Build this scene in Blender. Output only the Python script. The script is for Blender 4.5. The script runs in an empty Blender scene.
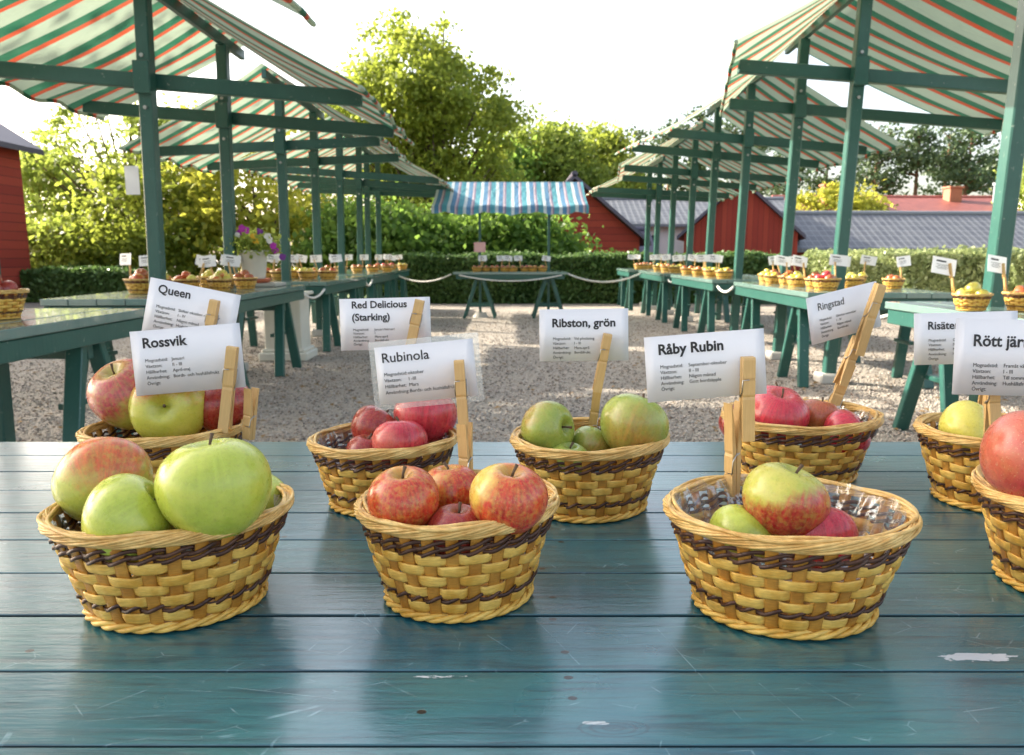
import bpy, math, random
import numpy as np
from mathutils import Vector, Matrix, Euler
R = math.radians
PI = math.pi
rng = random.Random(7)
nrg = np.random.default_rng(11)
scene = bpy.context.scene
COL = scene.collection

# ------------------------------------------------------------------ camera, sky, sun, exposure
CAM_H = 1.1
cam = bpy.data.cameras.new('camera'); camo = bpy.data.objects.new('camera', cam); COL.objects.link(camo)
camo.location = (0, 0, CAM_H); camo.rotation_euler = (R(90 - 9.1), 0, 0)
cam.sensor_width = 36; cam.lens = 770 / 1024 * 36; cam.clip_start = .02; cam.clip_end = 2000
cam.dof.use_dof = True; cam.dof.focus_distance = .74; cam.dof.aperture_fstop = 15
scene.camera = camo
SUN_EL = R(27); SUN_AZ = R(-64)          # azimuth from +Y, negative = towards -X (left)
world = bpy.data.worlds.new('World'); scene.world = world; world.use_nodes = True
wn = world.node_tree.nodes; wn.clear()
sky = wn.new('ShaderNodeTexSky'); sky.sky_type = 'NISHITA'; sky.sun_disc = False
sky.sun_elevation = SUN_EL; sky.sun_rotation = SUN_AZ; sky.air_density = 1.0; sky.dust_density = 4.0; sky.ozone_density = .6
bg = wn.new('ShaderNodeBackground'); bg.inputs[1].default_value = .15
wo = wn.new('ShaderNodeOutputWorld')
haz = wn.new('ShaderNodeHueSaturation'); haz.inputs['Saturation'].default_value = .7; haz.inputs['Value'].default_value = 1.1
tint = wn.new('ShaderNodeMix'); tint.data_type = 'RGBA'; tint.blend_type = 'MULTIPLY'; tint.inputs[0].default_value = 1; tint.inputs[7].default_value = (1.03, 1, .96, 1)
world.node_tree.links.new(sky.outputs[0], haz.inputs['Color']); world.node_tree.links.new(haz.outputs[0], tint.inputs[6]); world.node_tree.links.new(tint.outputs[2], bg.inputs[0]); world.node_tree.links.new(bg.outputs[0], wo.inputs[0])
sl = bpy.data.lights.new('sun', 'SUN'); sl.energy = 4.6; sl.angle = R(.6); sl.color = (1, .91, .76)
so = bpy.data.objects.new('sun', sl); COL.objects.link(so)
sdir = Vector((math.sin(SUN_AZ) * math.cos(SUN_EL), math.cos(SUN_AZ) * math.cos(SUN_EL), math.sin(SUN_EL)))
so.rotation_euler = sdir.to_track_quat('Z', 'Y').to_euler(); so.location = sdir * 50
vs = scene.view_settings; vs.view_transform = 'Standard'; vs.look = 'None'; vs.gamma = 1; vs.exposure = 1.68
scene.render.resolution_x = 1024; scene.render.resolution_y = 755

# ------------------------------------------------------------------ node helpers
def new_mat(name):
    m = bpy.data.materials.new(name); m.use_nodes = True; m.node_tree.nodes.clear()
    return m, m.node_tree
class NT:
    def __init__(s, name):
        s.m, s.t = new_mat(name); s.out = s.n('ShaderNodeOutputMaterial')
    def n(s, typ, **kw):
        nd = s.t.nodes.new(typ)
        for k, v in kw.items(): setattr(nd, k, v)
        return nd
    def l(s, a, b): s.t.links.new(a, b)
    def co(s, which='Object', scale=None, rot=None, loc=None):
        c = s.n('ShaderNodeTexCoord').outputs[which]
        if scale or rot or loc:
            mp = s.n('ShaderNodeMapping'); s.l(c, mp.inputs[0])
            if scale: mp.inputs['Scale'].default_value = scale
            if rot: mp.inputs['Rotation'].default_value = rot
            if loc: mp.inputs['Location'].default_value = loc
            c = mp.outputs[0]
        return c
    def noise(s, co, scale, detail=3, rough=.55, dist=0):
        nd = s.n('ShaderNodeTexNoise'); nd.inputs['Scale'].default_value = scale
        nd.inputs['Detail'].default_value = detail; nd.inputs['Roughness'].default_value = rough
        nd.inputs['Distortion'].default_value = dist
        if co is not None: s.l(co, nd.inputs['Vector'])
        return nd.outputs['Fac']
    def ramp(s, fac, stops, interp='LINEAR'):
        nd = s.n('ShaderNodeValToRGB'); cr = nd.color_ramp; cr.interpolation = interp
        while len(cr.elements) > len(stops): cr.elements.remove(cr.elements[-1])
        while len(cr.elements) < len(stops): cr.elements.new(1)
        for e, (p, c) in zip(cr.elements, stops):
            e.position = p; e.color = (c, c, c, 1) if not hasattr(c, '__len__') else (*c, 1)
        s.l(fac, nd.inputs[0]); return nd.outputs[0]
    def mix(s, fac, a, b, mode='MIX'):
        nd = s.n('ShaderNodeMix', data_type='RGBA', blend_type=mode)
        for sock, v in ((nd.inputs[0], fac), (nd.inputs[6], a), (nd.inputs[7], b)):
            if hasattr(v, 'is_linked'): s.l(v, sock)
            elif hasattr(v, '__len__'): sock.default_value = (*v, 1)
            else: sock.default_value = v
        return nd.outputs[2]
    def math(s, op, a, b=0, c=None):
        nd = s.n('ShaderNodeMath', operation=op)
        for i, v in enumerate((a, b) if c is None else (a, b, c)):
            if hasattr(v, 'is_linked'): s.l(v, nd.inputs[i])
            else: nd.inputs[i].default_value = v
        return nd.outputs[0]
    def bump(s, h, strength=.3, dist=.01, prev=None):
        nd = s.n('ShaderNodeBump'); nd.inputs['Strength'].default_value = strength; nd.inputs['Distance'].default_value = dist
        s.l(h, nd.inputs['Height'])
        if prev is not None: s.l(prev, nd.inputs['Normal'])
        return nd.outputs[0]
    def bsdf(s, col, rough=.6, normal=None, **kw):
        b = s.n('ShaderNodeBsdfPrincipled')
        if hasattr(col, 'is_linked'): s.l(col, b.inputs['Base Color'])
        else: b.inputs['Base Color'].default_value = (*col, 1)
        if hasattr(rough, 'is_linked'): s.l(rough, b.inputs['Roughness'])
        else: b.inputs['Roughness'].default_value = rough
        if normal is not None: s.l(normal, b.inputs['Normal'])
        for k, v in kw.items(): b.inputs[k.replace('_', ' ')].default_value = v
        return b
    def done(s, shader):
        s.l(shader.outputs[0] if hasattr(shader, 'outputs') else shader, s.out.inputs[0]); return s.m

def simple(name, col, rough=.6, var=.15, scale=8, **kw):
    t = NT(name); f = t.noise(t.co(), scale, 4)
    c = t.mix(f, tuple(v * (1 - var) for v in col), tuple(min(1, v * (1 + var)) for v in col))
    return t.done(t.bsdf(c, rough, t.bump(f, .15, .01), **kw))

def painted_wood(name, dark, light, rough=.42, coat=0.):
    t = NT(name); c = t.co(scale=(3, 3, 3))
    f = t.noise(c, 3, 5); g = t.noise(t.co(scale=(30, 30, 3)), 4, 5)
    ch = t.ramp(t.noise(t.co(), 25, 6, .7), [(.0, 0), (.64, 0), (.67, 1)])
    col = t.mix(f, dark, light); col = t.mix(t.math('MULTIPLY', g, .35), col, tuple(v * .55 for v in dark))
    col = t.mix(t.math('MULTIPLY', ch, .5), col, (.35, .38, .34))
    return t.done(t.bsdf(col, rough, t.bump(g, .25, .004), Coat_Weight=coat))

M = {}
M['green_paint'] = painted_wood('green_painted_wood', (.018, .085, .07), (.035, .13, .105), .34)
M['stall_top'] = painted_wood('stall_table_paint', (.12, .20, .18), (.20, .31, .28), .22, .7)

def table_mat():
    t = NT('worn_teal_table_paint')
    co = t.n('ShaderNodeTexCoord').outputs['Object']
    sep = t.n('ShaderNodeSeparateXYZ'); t.l(co, sep.inputs[0])
    pl = t.math('FLOOR', t.math('DIVIDE', t.math('ADD', sep.outputs[1], .0), .0868))
    fr = t.math('FRACT', t.math('DIVIDE', t.math('ADD', sep.outputs[1], .0), .0868))
    wn_ = t.n('ShaderNodeTexWhiteNoise', noise_dimensions='1D'); t.l(pl, wn_.inputs['W'])
    cmb = t.n('ShaderNodeCombineXYZ'); t.l(t.math('ADD', sep.outputs[0], t.math('MULTIPLY', pl, 3.7)), cmb.inputs[0]); t.l(sep.outputs[1], cmb.inputs[1]); t.l(sep.outputs[2], cmb.inputs[2])
    mp = t.n('ShaderNodeMapping'); mp.inputs['Scale'].default_value = (1, 14, 1); t.l(cmb.outputs[0], mp.inputs[0])
    grain = t.noise(mp.outputs[0], 9, 7, .62, .6)
    mp2 = t.n('ShaderNodeMapping'); mp2.inputs['Scale'].default_value = (1, 5, 1); t.l(cmb.outputs[0], mp2.inputs[0])
    brush = t.noise(mp2.outputs[0], 26, 5, .6, .3)
    patch = t.noise(cmb.outputs[0], 3.2, 4)
    base = t.mix(wn_.outputs[0], (.008, .088, .130), (.015, .118, .158))
    base = t.mix(t.ramp(patch, [(.3, 0), (.7, 1)]), base, (.030, .145, .150))
    base = t.mix(t.math('MULTIPLY', t.ramp(grain, [(.36, 1), (.52, 0)]), .6), base, (.006, .035, .055))
    # chips of white primer along plank edges
    edge = t.math('ABSOLUTE', t.math('SUBTRACT', fr, .5))
    edge = t.math('MULTIPLY', edge, 2.0)
    en = t.noise(t.co(scale=(6, 60, 6)), 6, 6, .7)
    chip = t.math('GREATER_THAN', t.math('ADD', t.math('POWER', edge, 26), t.math('MULTIPLY', en, .95)), 1.36)
    spots = t.ramp(t.noise(t.co(scale=(1, 2.4, 1)), 34, 6, .7, .5), [(.0, 0), (.735, 0), (.75, 1)])
    # two long worn patches
    def blob(x, y, sx, sy, thr):
        dx = t.math('DIVIDE', t.math('SUBTRACT', sep.outputs[0], x), sx); dy = t.math('DIVIDE', t.math('SUBTRACT', sep.outputs[1], y), sy)
        d = t.math('SQRT', t.math('ADD', t.math('MULTIPLY', dx, dx), t.math('MULTIPLY', dy, dy)))
        w = t.noise(t.co(scale=(1, 3, 1)), 70, 4, .65)
        return t.math('LESS_THAN', t.math('ADD', d, t.math('MULTIPLY', t.math('SUBTRACT', w, .5), 2.6)), thr)
    b1 = blob(.352, .541, .030, .0052, 1.0); b2 = blob(.055, .458, .018, .004, .55); b3 = blob(-.05, .513, .03, .0035, .4)
    base = t.mix(t.ramp(edge, [(.955, 0), (.972, .85)]), base, (.006, .014, .018))
    chips = t.math('MAXIMUM', t.math('MAXIMUM', chip, b1), t.math('MAXIMUM', t.math('MULTIPLY', spots, .6), t.math('MAXIMUM', b3, t.math('MULTIPLY', b2, .7))))
    col = t.mix(chips, base, (.55, .58, .58))
    # fine scratches in several directions
    scr = None
    for k, (scl, wd, msk, off) in enumerate(((17, .010, .60, 4), (29, .014, .60, 9))):
        dn = t.n('ShaderNodeTexNoise'); dn.inputs['Scale'].default_value = 3; dn.inputs['Detail'].default_value = 2
        mpk = t.n('ShaderNodeMapping'); mpk.inputs['Location'].default_value = (off, off * .7, 0); mpk.inputs['Rotation'].default_value = (0, 0, off); mpk.inputs['Scale'].default_value = (1, 1.7, .05); t.l(co, mpk.inputs[0])
        vo = t.n('ShaderNodeTexVoronoi', feature='DISTANCE_TO_EDGE'); vo.inputs['Scale'].default_value = scl; t.l(mpk.outputs[0], vo.inputs['Vector'])
        ln = t.math('LESS_THAN', vo.outputs['Distance'], wd)
        m_ = t.ramp(t.noise(mpk.outputs[0], scl * .8, 2), [(msk, 0), (msk + .05, 1)])
        s_ = t.math('MULTIPLY', ln, m_)
        scr = s_ if scr is None else t.math('MAXIMUM', scr, s_)
    for (x1, y1, x2, y2) in ((.118, .585, .150, .462), (.128, .545, .152, .528), (.02, .60, .05, .53), (.20, .52, .232, .47), (-.30, .72, -.20, .70), (-.13, .62, -.105, .575), (.175, .505, .19, .46), (-.20, .50, -.12, .485), (-.02, .575, .0, .55), (.30, .47, .36, .482), (-.36, .56, -.33, .60)):
        L_ = math.hypot(x2 - x1, y2 - y1); ux, uy = (x2 - x1) / L_, (y2 - y1) / L_
        px_ = t.math('SUBTRACT', sep.outputs[0], x1); py_ = t.math('SUBTRACT', sep.outputs[1], y1)
        al = t.math('ADD', t.math('MULTIPLY', px_, ux), t.math('MULTIPLY', py_, uy)); ac = t.math('ABSOLUTE', t.math('ADD', t.math('MULTIPLY', px_, -uy), t.math('MULTIPLY', py_, ux)))
        q = t.math('MULTIPLY', t.math('LESS_THAN', ac, .00035), t.math('MULTIPLY', t.math('GREATER_THAN', al, 0), t.math('LESS_THAN', al, L_))); scr = t.math('MAXIMUM', scr, q)
    col = t.mix(t.math('MULTIPLY', t.math('MULTIPLY', scr, t.ramp(t.noise(co, 40, 4), [(.42, 0), (.6, 1)])), .6), col, (.24, .40, .44))
    kn = None
    for kx, ky in ((.065, .452), (-.44, .47), (.30, .72), (-.62, .80), (.62, .50)):
        dx = t.math('MULTIPLY', t.math('SUBTRACT', sep.outputs[0], kx), .42); dy = t.math('SUBTRACT', sep.outputs[1], ky)
        d = t.math('SQRT', t.math('ADD', t.math('MULTIPLY', dx, dx), t.math('MULTIPLY', dy, dy)))
        q = t.math('MULTIPLY', t.math('SINE', t.math('ADD', t.math('MULTIPLY', d, 1900), t.math('MULTIPLY', grain, 6))), t.math('LESS_THAN', t.math('ADD', d, t.math('MULTIPLY', grain, .004)), .0115)); q = t.math('MAXIMUM', q, 0)
        kn = q if kn is None else t.math('MAXIMUM', kn, q)
    col = t.mix(t.math('MULTIPLY', kn, .55), col, (.006, .03, .04))
    # nail holes: dark dots
    holes = None
    for hx, hy in ((.029, .705), (.036, .642), (.034, .602), (.0405, .548), (.0405, .512), (.0415, .486), (-.37, .55), (.052, .775), (-.06, .47), (-.245, .79), (-.55, .63)):
        dx = t.math('MULTIPLY', t.math('SUBTRACT', sep.outputs[0], hx), .75); dy = t.math('SUBTRACT', sep.outputs[1], hy)
        d = t.math('LESS_THAN', t.math('ADD', t.math('MULTIPLY', dx, dx), t.math('MULTIPLY', dy, dy)), .0000062)
        holes = d if holes is None else t.math('MAXIMUM', holes, d)
    col = t.mix(holes, col, (.006, .008, .008))
    h = t.math('SUBTRACT', t.math('ADD', t.math('MULTIPLY', grain, .7), t.math('MULTIPLY', brush, .5)), t.math('ADD', t.math('MULTIPLY', scr, .15), t.math('MULTIPLY', holes, 1.5)))
    rough = t.math('ADD', .20, t.math('MULTIPLY', t.noise(cmb.outputs[0], 5, 5), .22))
    nb_ = t.bump(h, .6, .002)
    b_ = t.bsdf(col, rough, nb_, Specular_IOR_Level=.5, Coat_Weight=.9, Coat_Roughness=.15, Coat_IOR=1.55)
    t.l(t.bump(h, .40, .0010), b_.inputs['Coat Normal']); return t.done(b_)
M['table'] = table_mat()

def fabric(name, stops, period, trans=.38):
    t = NT(name); co = t.co(); sep = t.n('ShaderNodeSeparateXYZ'); t.l(co, sep.inputs[0])
    wob = t.math('MULTIPLY', t.math('SUBTRACT', t.noise(co, .8, 1), .5), .02)
    fr = t.math('FRACT', t.math('DIVIDE', t.math('ADD', sep.outputs[1], wob), period))
    col = t.ramp(fr, stops, 'CONSTANT')
    f = t.noise(co, 6, 4); col = t.mix(t.math('MULTIPLY', f, .3), col, (.25, .27, .2))
    nm = t.bump(t.noise(t.co(scale=(1, 2.2, 1)), 3.2, 4, .6, .8), .8, .05)
    d = t.bsdf(col, .8, nm)
    tr = t.n('ShaderNodeBsdfTranslucent'); t.l(col, tr.inputs[0])
    mx = t.n('ShaderNodeMixShader'); mx.inputs[0].default_value = trans
    t.l(d.outputs[0], mx.inputs[1]); t.l(tr.outputs[0], mx.inputs[2]); return t.done(mx)
cream, grn, org = (.42, .52, .40), (.008, .15, .08), (.60, .075, .025)
M['awning'] = fabric('striped_canvas', [(0, cream), (.20, grn), (.52, org), (.68, cream)], .32, .3)
M['blue_awning'] = fabric('blue_striped_canvas', [(0, (.62, .72, .74)), (.2, (.06, .33, .42)), (.52, (.25, .2, .32)), (.62, (.62, .5, .55)), (.72, (.08, .25, .45))], .26)

def wicker(name, a, b, rough=.42):
    t = NT(name); co = t.co()
    f = t.noise(co, 55, 4); g = t.noise(t.co(scale=(1, 1, 9)), 130, 4)
    col = t.mix(t.ramp(f, [(.36, 0), (.62, 1)]), a, b); col = t.mix(t.math('MULTIPLY', t.ramp(g, [(.35, 0), (.7, 1)]), .42), col, tuple(v * .42 for v in a))
    return t.done(t.bsdf(col, rough, t.bump(g, .5, .001), Subsurface_Weight=.0, Specular_IOR_Level=.45))
M['weave'] = wicker('pale_split_cane', (.68, .35, .045), (.90, .58, .13))
M['stake'] = wicker('tan_cane', (.44, .18, .02), (.60, .29, .045))
M['rim'] = wicker('honey_rim_cane', (.60, .33, .08), (.84, .58, .21))
M['dark_cane'] = wicker('dark_brown_cane', (.045, .014, .006), (.10, .035, .014), .35)

def apple_mat(name, base, base2, blush, axis, amount, stripes=.3, speck=.4, soft=.25, russet=0):
    t = NT(name); co = t.co(); nrm = t.n('ShaderNodeVectorMath', operation='NORMALIZE'); t.l(co, nrm.inputs[0])
    dot = t.n('ShaderNodeVectorMath', operation='DOT_PRODUCT'); t.l(nrm.outputs[0], dot.inputs[0]); a = Vector(axis).normalized(); dot.inputs[1].default_value = a
    oi = t.n('ShaderNodeObjectInfo')
    ofs = t.n('ShaderNodeVectorMath', operation='ADD'); t.l(nrm.outputs[0], ofs.inputs[0]); cm = t.n('ShaderNodeCombineXYZ'); t.l(t.math('MULTIPLY', oi.outputs['Random'], 9), cm.inputs[0]); t.l(cm.outputs[0], ofs.inputs[1])
    big = t.noise(ofs.outputs[0], 1.6, 4, .6)
    # streaks along the meridians
    sep = t.n('ShaderNodeSeparateXYZ'); t.l(nrm.outputs[0], sep.inputs[0])
    ang = t.math('ARCTAN2', sep.outputs[1], sep.outputs[0])
    cb = t.n('ShaderNodeCombineXYZ'); t.l(t.math('COSINE', ang), cb.inputs[0]); t.l(t.math('SINE', ang), cb.inputs[1]); t.l(t.math('MULTIPLY', sep.outputs[2], .10), cb.inputs[2])
    streak = t.noise(cb.outputs[0], 7, 8, .75)
    v = t.math('ADD', t.math('ADD', dot.outputs['Value'], t.math('MULTIPLY', t.math('SUBTRACT', big, .5), 1.3)), t.math('MULTIPLY', t.math('SUBTRACT', streak, .5), stripes * 4))
    v = t.math('ADD', v, amount)
    k = t.ramp(t.math('ADD', t.math('MULTIPLY', v, soft * 2.6), .5), [(.2, 0), (.8, 1)])
    b = t.mix(t.ramp(t.noise(ofs.outputs[0], 3, 4), [(.3, 0), (.7, 1)]), base, base2)
    bl = t.mix(t.ramp(streak, [(.38, 0), (.62, 1)]), tuple(x * .62 for x in blush), tuple(min(1, x * 1.15 + .008) for x in blush))
    bl = t.mix(t.ramp(t.noise(ofs.outputs[0], 4.5, 7, .7), [(.48, 0), (.78, .4)]), bl, base)
    col = t.mix(k, b, bl)
    # yellow-green in the stem hollow
    top = t.ramp(sep.outputs[2], [(.86, 0), (.97, 1)]); col = t.mix(t.math('MULTIPLY', top, .65), col, tuple(x * .8 for x in base))
    vo = t.n('ShaderNodeTexVoronoi'); vo.inputs['Scale'].default_value = 21; t.l(ofs.outputs[0], vo.inputs['Vector'])
    sp = t.ramp(vo.outputs['Distance'], [(.10, 1), (.17, 0)])
    fm = t.noise(ofs.outputs[0], 14, 6, .75); col = t.mix(t.math('MULTIPLY', t.ramp(fm, [(.5, 0), (.75, 1)]), .35), col, (.12, .08, .02)); lw_ = t.ramp(t.noise(ofs.outputs[0], 9, 4), [(.35, 0), (.65, 1)]); col = t.mix(t.math('MULTIPLY', lw_, .18), col, tuple(min(1, x * 1.25) for x in base2))
    col = t.mix(t.math('MULTIPLY', sp, min(1, speck * 1.5 + .1)), col, (.70, .62, .38))
    if russet:
        rs = t.ramp(t.noise(ofs.outputs[0], 5, 7, .75), [(.58, 0), (.66, 1)]); col = t.mix(t.math('MULTIPLY', rs, russet), col, (.16, .09, .03))
    br = t.ramp(t.noise(ofs.outputs[0], 6.5, 2), [(.76, 0), (.78, 1)]); col = t.mix(t.math('MULTIPLY', br, .7), col, (.14, .06, .02))
    rough = t.math('ADD', .16, t.math('MULTIPLY', t.noise(ofs.outputs[0], 8, 5), .26))
    return t.done(t.bsdf(col, rough, t.bump(t.noise(ofs.outputs[0], 26, 3), .06, .002), Subsurface_Weight=.04, Subsurface_Scale=.01, Coat_Weight=.15, Coat_Roughness=.2))
G1, G2 = (.38, .45, .04), (.50, .54, .08)
A = {}
A['green'] = apple_mat('green_apple_skin', G1, G2, (.42, .50, .07), (0, -1, .3), -1.2, .1, .12)
A['green_blush'] = apple_mat('green_apple_skin_with_orange_blush', (.40, .46, .07), (.50, .50, .09), (.62, .11, .03), (.75, -.55, .1), -.45, .12, .1, .4)
A['red_yellow'] = apple_mat('red_over_yellow_apple_skin', (.62, .42, .06), (.68, .50, .10), (.52, .018, .008), (.1, -.5, -.35), .95, .22, .35, .45)
A['yellow_red'] = apple_mat('yellow_and_red_apple_skin', (.66, .42, .07), (.72, .50, .10), (.56, .025, .012), (.7, -.35, -.3), .70, .2, .3, .45)
A['half_red'] = apple_mat('half_green_half_red_apple_skin', (.40, .42, .06), (.52, .46, .09), (.42, .015, .02), (.38, -.2, -.85), .18, .14, .25, .6)
A['pink'] = apple_mat('bright_pink_red_apple_skin', (.60, .14, .10), (.55, .10, .08), (.55, .02, .045), (0, -.3, 0), .75, .14, .2, .5)
A['pink_big'] = apple_mat('dusky_pink_apple_skin', (.46, .13, .06), (.48, .09, .06), (.38, .03, .035), (.3, -.2, -.1), .2, .3, .6, .45, .2)
A['deep_red'] = apple_mat('deep_red_apple_skin', (.40, .12, .04), (.5, .16, .05), (.30, .008, .012), (0, 0, 0), .8, .16, .3, .4)
A['red_side'] = apple_mat('green_apple_skin_with_rosy_side', (.44, .46, .07), (.50, .50, .10), (.48, .05, .06), (-.3, .2, .75), .05, .16, .25, .35)
A['ygreen'] = apple_mat('yellow_green_apple_skin_with_red_cheeks', (.44, .46, .05), (.54, .52, .08), (.58, .10, .03), (-.2, .9, 0), -.35, .14, .2, .4)
A['olive'] = apple_mat('olive_green_apple_skin', (.26, .34, .05), (.36, .40, .07), (.42, .22, .05), (-.8, 0, -.3), -.75, .1, .25, .3, .35)
A['yellow'] = apple_mat('yellow_apple_skin', (.60, .54, .08), (.68, .60, .12), (.6, .4, .06), (0, 0, 1), -1.1, .1, .3)
A['russet'] = apple_mat('orange_brown_apple_skin', (.42, .16, .04), (.50, .22, .06), (.42, .08, .03), (-.2, 0, .7), .0, .1, .4, .3, .3)
M['stem'] = simple('apple_stem_bark', (.10, .06, .03), .8)
M['peg'] = None
t = NT('clothes_peg_wood'); g = t.noise(t.co(scale=(14, 14, 1)), 40, 4, .6); n2 = t.noise(t.co(), 30, 2)
c = t.mix(g, (.50, .30, .10), (.72, .50, .21)); c = t.mix(t.math('MULTIPLY', n2, .4), c, (.45, .25, .09))
M['peg'] = t.done(t.bsdf(c, .5, t.bump(g, .25, .0006)))
M['wire'] = simple('spring_steel', (.45, .45, .43), .3, Metallic=1.)
t = NT('card_paper'); f = t.noise(t.co(), 45, 4)
bs = t.bsdf(t.mix(f, (.84, .84, .86), (.90, .90, .91)), .32, t.bump(t.noise(t.co(), 22, 3), .12, .002)); tr = t.n('ShaderNodeBsdfTranslucent'); tr.inputs[0].default_value = (.8, .8, .8, 1)
mx = t.n('ShaderNodeMixShader'); mx.inputs[0].default_value = .30; t.l(bs.outputs[0], mx.inputs[1]); t.l(tr.outputs[0], mx.inputs[2]); M['paper'] = t.done(mx)
M['ink'] = simple('black_ink', (.012, .012, .014), .5, 0)
def film(name, alpha, col=(.9, .93, .95), rough=.08, crinkle=True):
    t = NT(name); g = t.n('ShaderNodeBsdfGlossy'); g.inputs['Roughness'].default_value = rough; g.inputs[0].default_value = (*col, 1)
    d = t.n('ShaderNodeBsdfDiffuse'); d.inputs[0].default_value = (.75, .78, .8, 1)
    tp = t.n('ShaderNodeBsdfTransparent'); tp.inputs[0].default_value = (.97, .97, .97, 1)
    a = t.n('ShaderNodeMixShader'); a.inputs[0].default_value = .35; t.l(g.outputs[0], a.inputs[1]); t.l(d.outputs[0], a.inputs[2])
    mx = t.n('ShaderNodeMixShader'); lw = t.n('ShaderNodeLayerWeight'); lw.inputs[0].default_value = .3
    t.l(t.math('ADD', t.math('MULTIPLY', lw.outputs['Facing'], .45), alpha), mx.inputs[0])
    if crinkle:
        nb = t.bump(t.noise(t.co(), 20, 3, .6, 1.2), .6, .006); t.l(nb, g.inputs['Normal']); t.l(nb, d.inputs['Normal'])
    t.l(tp.outputs[0], mx.inputs[1]); t.l(a.outputs[0], mx.inputs[2]); return t.done(mx)
M['cellophane'] = film('clear_crinkled_plastic', .14, rough=.16)
M['laminate'] = film('laminate_film', .22, rough=.15, crinkle=False)
M['rope'] = simple('white_rope', (.72, .70, .66), .8, .1, 60)
M['concrete'] = simple('pale_concrete', (.5, .48, .44), .85)
M['steel_bolt'] = simple('galvanised_bolt', (.4, .42, .42), .4, Metallic=.8)
M['white_paint'] = simple('white_painted_wood', (.62, .60, .52), .5, .1, 5)
M['terracotta'] = simple('terracotta', (.40, .11, .05), .7)
M['stone'] = simple('pale_stone', (.42, .40, .36), .8)
def leafmat(name, a, b, trans=.58, rough=.5):
    t = NT(name); gi = t.n('ShaderNodeNewGeometry'); 
    f = t.noise(t.co(), .9, 3)
    r_ = gi.outputs['Random Per Island']
    k = t.math('ADD', t.math('MULTIPLY', t.ramp(f, [(.35, 0), (.65, 1)]), .55), t.math('MULTIPLY', r_, .45))
    col = t.mix(k, a, b)
    d = t.bsdf(col, rough, Specular_IOR_Level=.35); tr = t.n('ShaderNodeBsdfTranslucent'); t.l(t.mix(.5, col, tuple(min(1, x * 1.6) for x in b)), tr.inputs[0])
    mx = t.n('ShaderNodeMixShader'); mx.inputs[0].default_value = trans; t.l(d.outputs[0], mx.inputs[1]); t.l(tr.outputs[0], mx.inputs[2]); return t.done(mx)
M['leaf_linden'] = leafmat('linden_leaves', (.10, .17, .028), (.30, .34, .05))
M['leaf_yellow'] = leafmat('yellowing_leaves', (.20, .26, .03), (.44, .42, .06))
M['leaf_green'] = leafmat('green_leaves', (.07, .17, .03), (.19, .29, .05))
M['leaf_light'] = leafmat('light_green_leaves', (.18, .27, .05), (.34, .40, .09))
M['leaf_pine'] = leafmat('pine_needles', (.045, .085, .04), (.10, .15, .06), .2)
M['leaf_birch'] = leafmat('birch_leaves', (.12, .20, .035), (.28, .33, .06))
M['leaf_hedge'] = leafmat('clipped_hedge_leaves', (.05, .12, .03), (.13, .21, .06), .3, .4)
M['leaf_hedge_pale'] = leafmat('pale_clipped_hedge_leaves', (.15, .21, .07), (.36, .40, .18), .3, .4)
M['bark'] = simple('tree_bark', (.09, .065, .045), .9, .4, 5)
M['pine_bark'] = simple('pine_bark', (.19, .10, .055), .9, .4, 3)
M['hedge_core'] = simple('hedge_twigs', (.025, .035, .014), .95, .4, 6)
def red_wood(name, a=(.26, .025, .014), b=(.36, .045, .022), horiz=False, w=.16):
    t = NT(name); co = t.co(); sep = t.n('ShaderNodeSeparateXYZ'); t.l(co, sep.inputs[0])
    s_ = sep.outputs[2] if horiz else t.math('ADD', sep.outputs[0], sep.outputs[1])
    dv = t.math('DIVIDE', s_, w); fr = t.math('FRACT', dv); wn_ = t.n('ShaderNodeTexWhiteNoise', noise_dimensions='1D'); t.l(t.math('FLOOR', dv), wn_.inputs['W'])
    gap = t.math('LESS_THAN', fr, .07); col = t.mix(wn_.outputs[0], a, b); n_ = t.noise(t.co(scale=(4, 4, 1.2)), 5, 4)
    col = t.mix(t.math('MULTIPLY', n_, .3), col, (.12, .02, .015)); col = t.mix(t.math('MULTIPLY', gap, .7), col, (.05, .008, .006))
    return t.done(t.bsdf(col, .85, t.bump(t.math('MULTIPLY', gap, -1), .5, .01)))
M['red_vert'] = red_wood('falu_red_boards'); M['red_horiz'] = red_wood('falu_red_logs', horiz=True, w=.2)
def tiles(name, a, b, sx=.3, sz=.35):
    t = NT(name); co = t.co('UV'); sep = t.n('ShaderNodeSeparateXYZ'); t.l(co, sep.inputs[0])
    fx = t.math('DIVIDE', sep.outputs[0], sx); fz = t.math('DIVIDE', sep.outputs[1], sz)
    w2 = t.n('ShaderNodeTexWhiteNoise', noise_dimensions='2D'); cb = t.n('ShaderNodeCombineXYZ'); t.l(t.math('FLOOR', fx), cb.inputs[0]); t.l(t.math('FLOOR', fz), cb.inputs[1]); t.l(cb.outputs[0], w2.inputs['Vector'])
    col = t.mix(w2.outputs[0], a, b); n_ = t.noise(t.co(), 1.5, 4)
    col = t.mix(t.math('MULTIPLY', n_, .35), col, tuple(x * 1.5 + .02 for x in b))
    h = t.math('ADD', t.math('SINE', t.math('MULTIPLY', fx, 2 * PI)), t.math('MULTIPLY', t.math('FRACT', fz), 1.0))
    g = t.math('LESS_THAN', t.math('FRACT', fz), .12); g2 = t.math('LESS_THAN', t.math('FRACT', fx), .12)
    col = t.mix(t.math('MULTIPLY', t.math('MAXIMUM', g, g2), .45), col, tuple(x * 2.6 for x in b))
    return t.done(t.bsdf(col, .5, t.bump(h, .25, .015)))
M['slate_tiles'] = tiles('grey_blue_roof_tiles', (.065, .07, .085), (.11, .115, .125), .24, .34)
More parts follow.
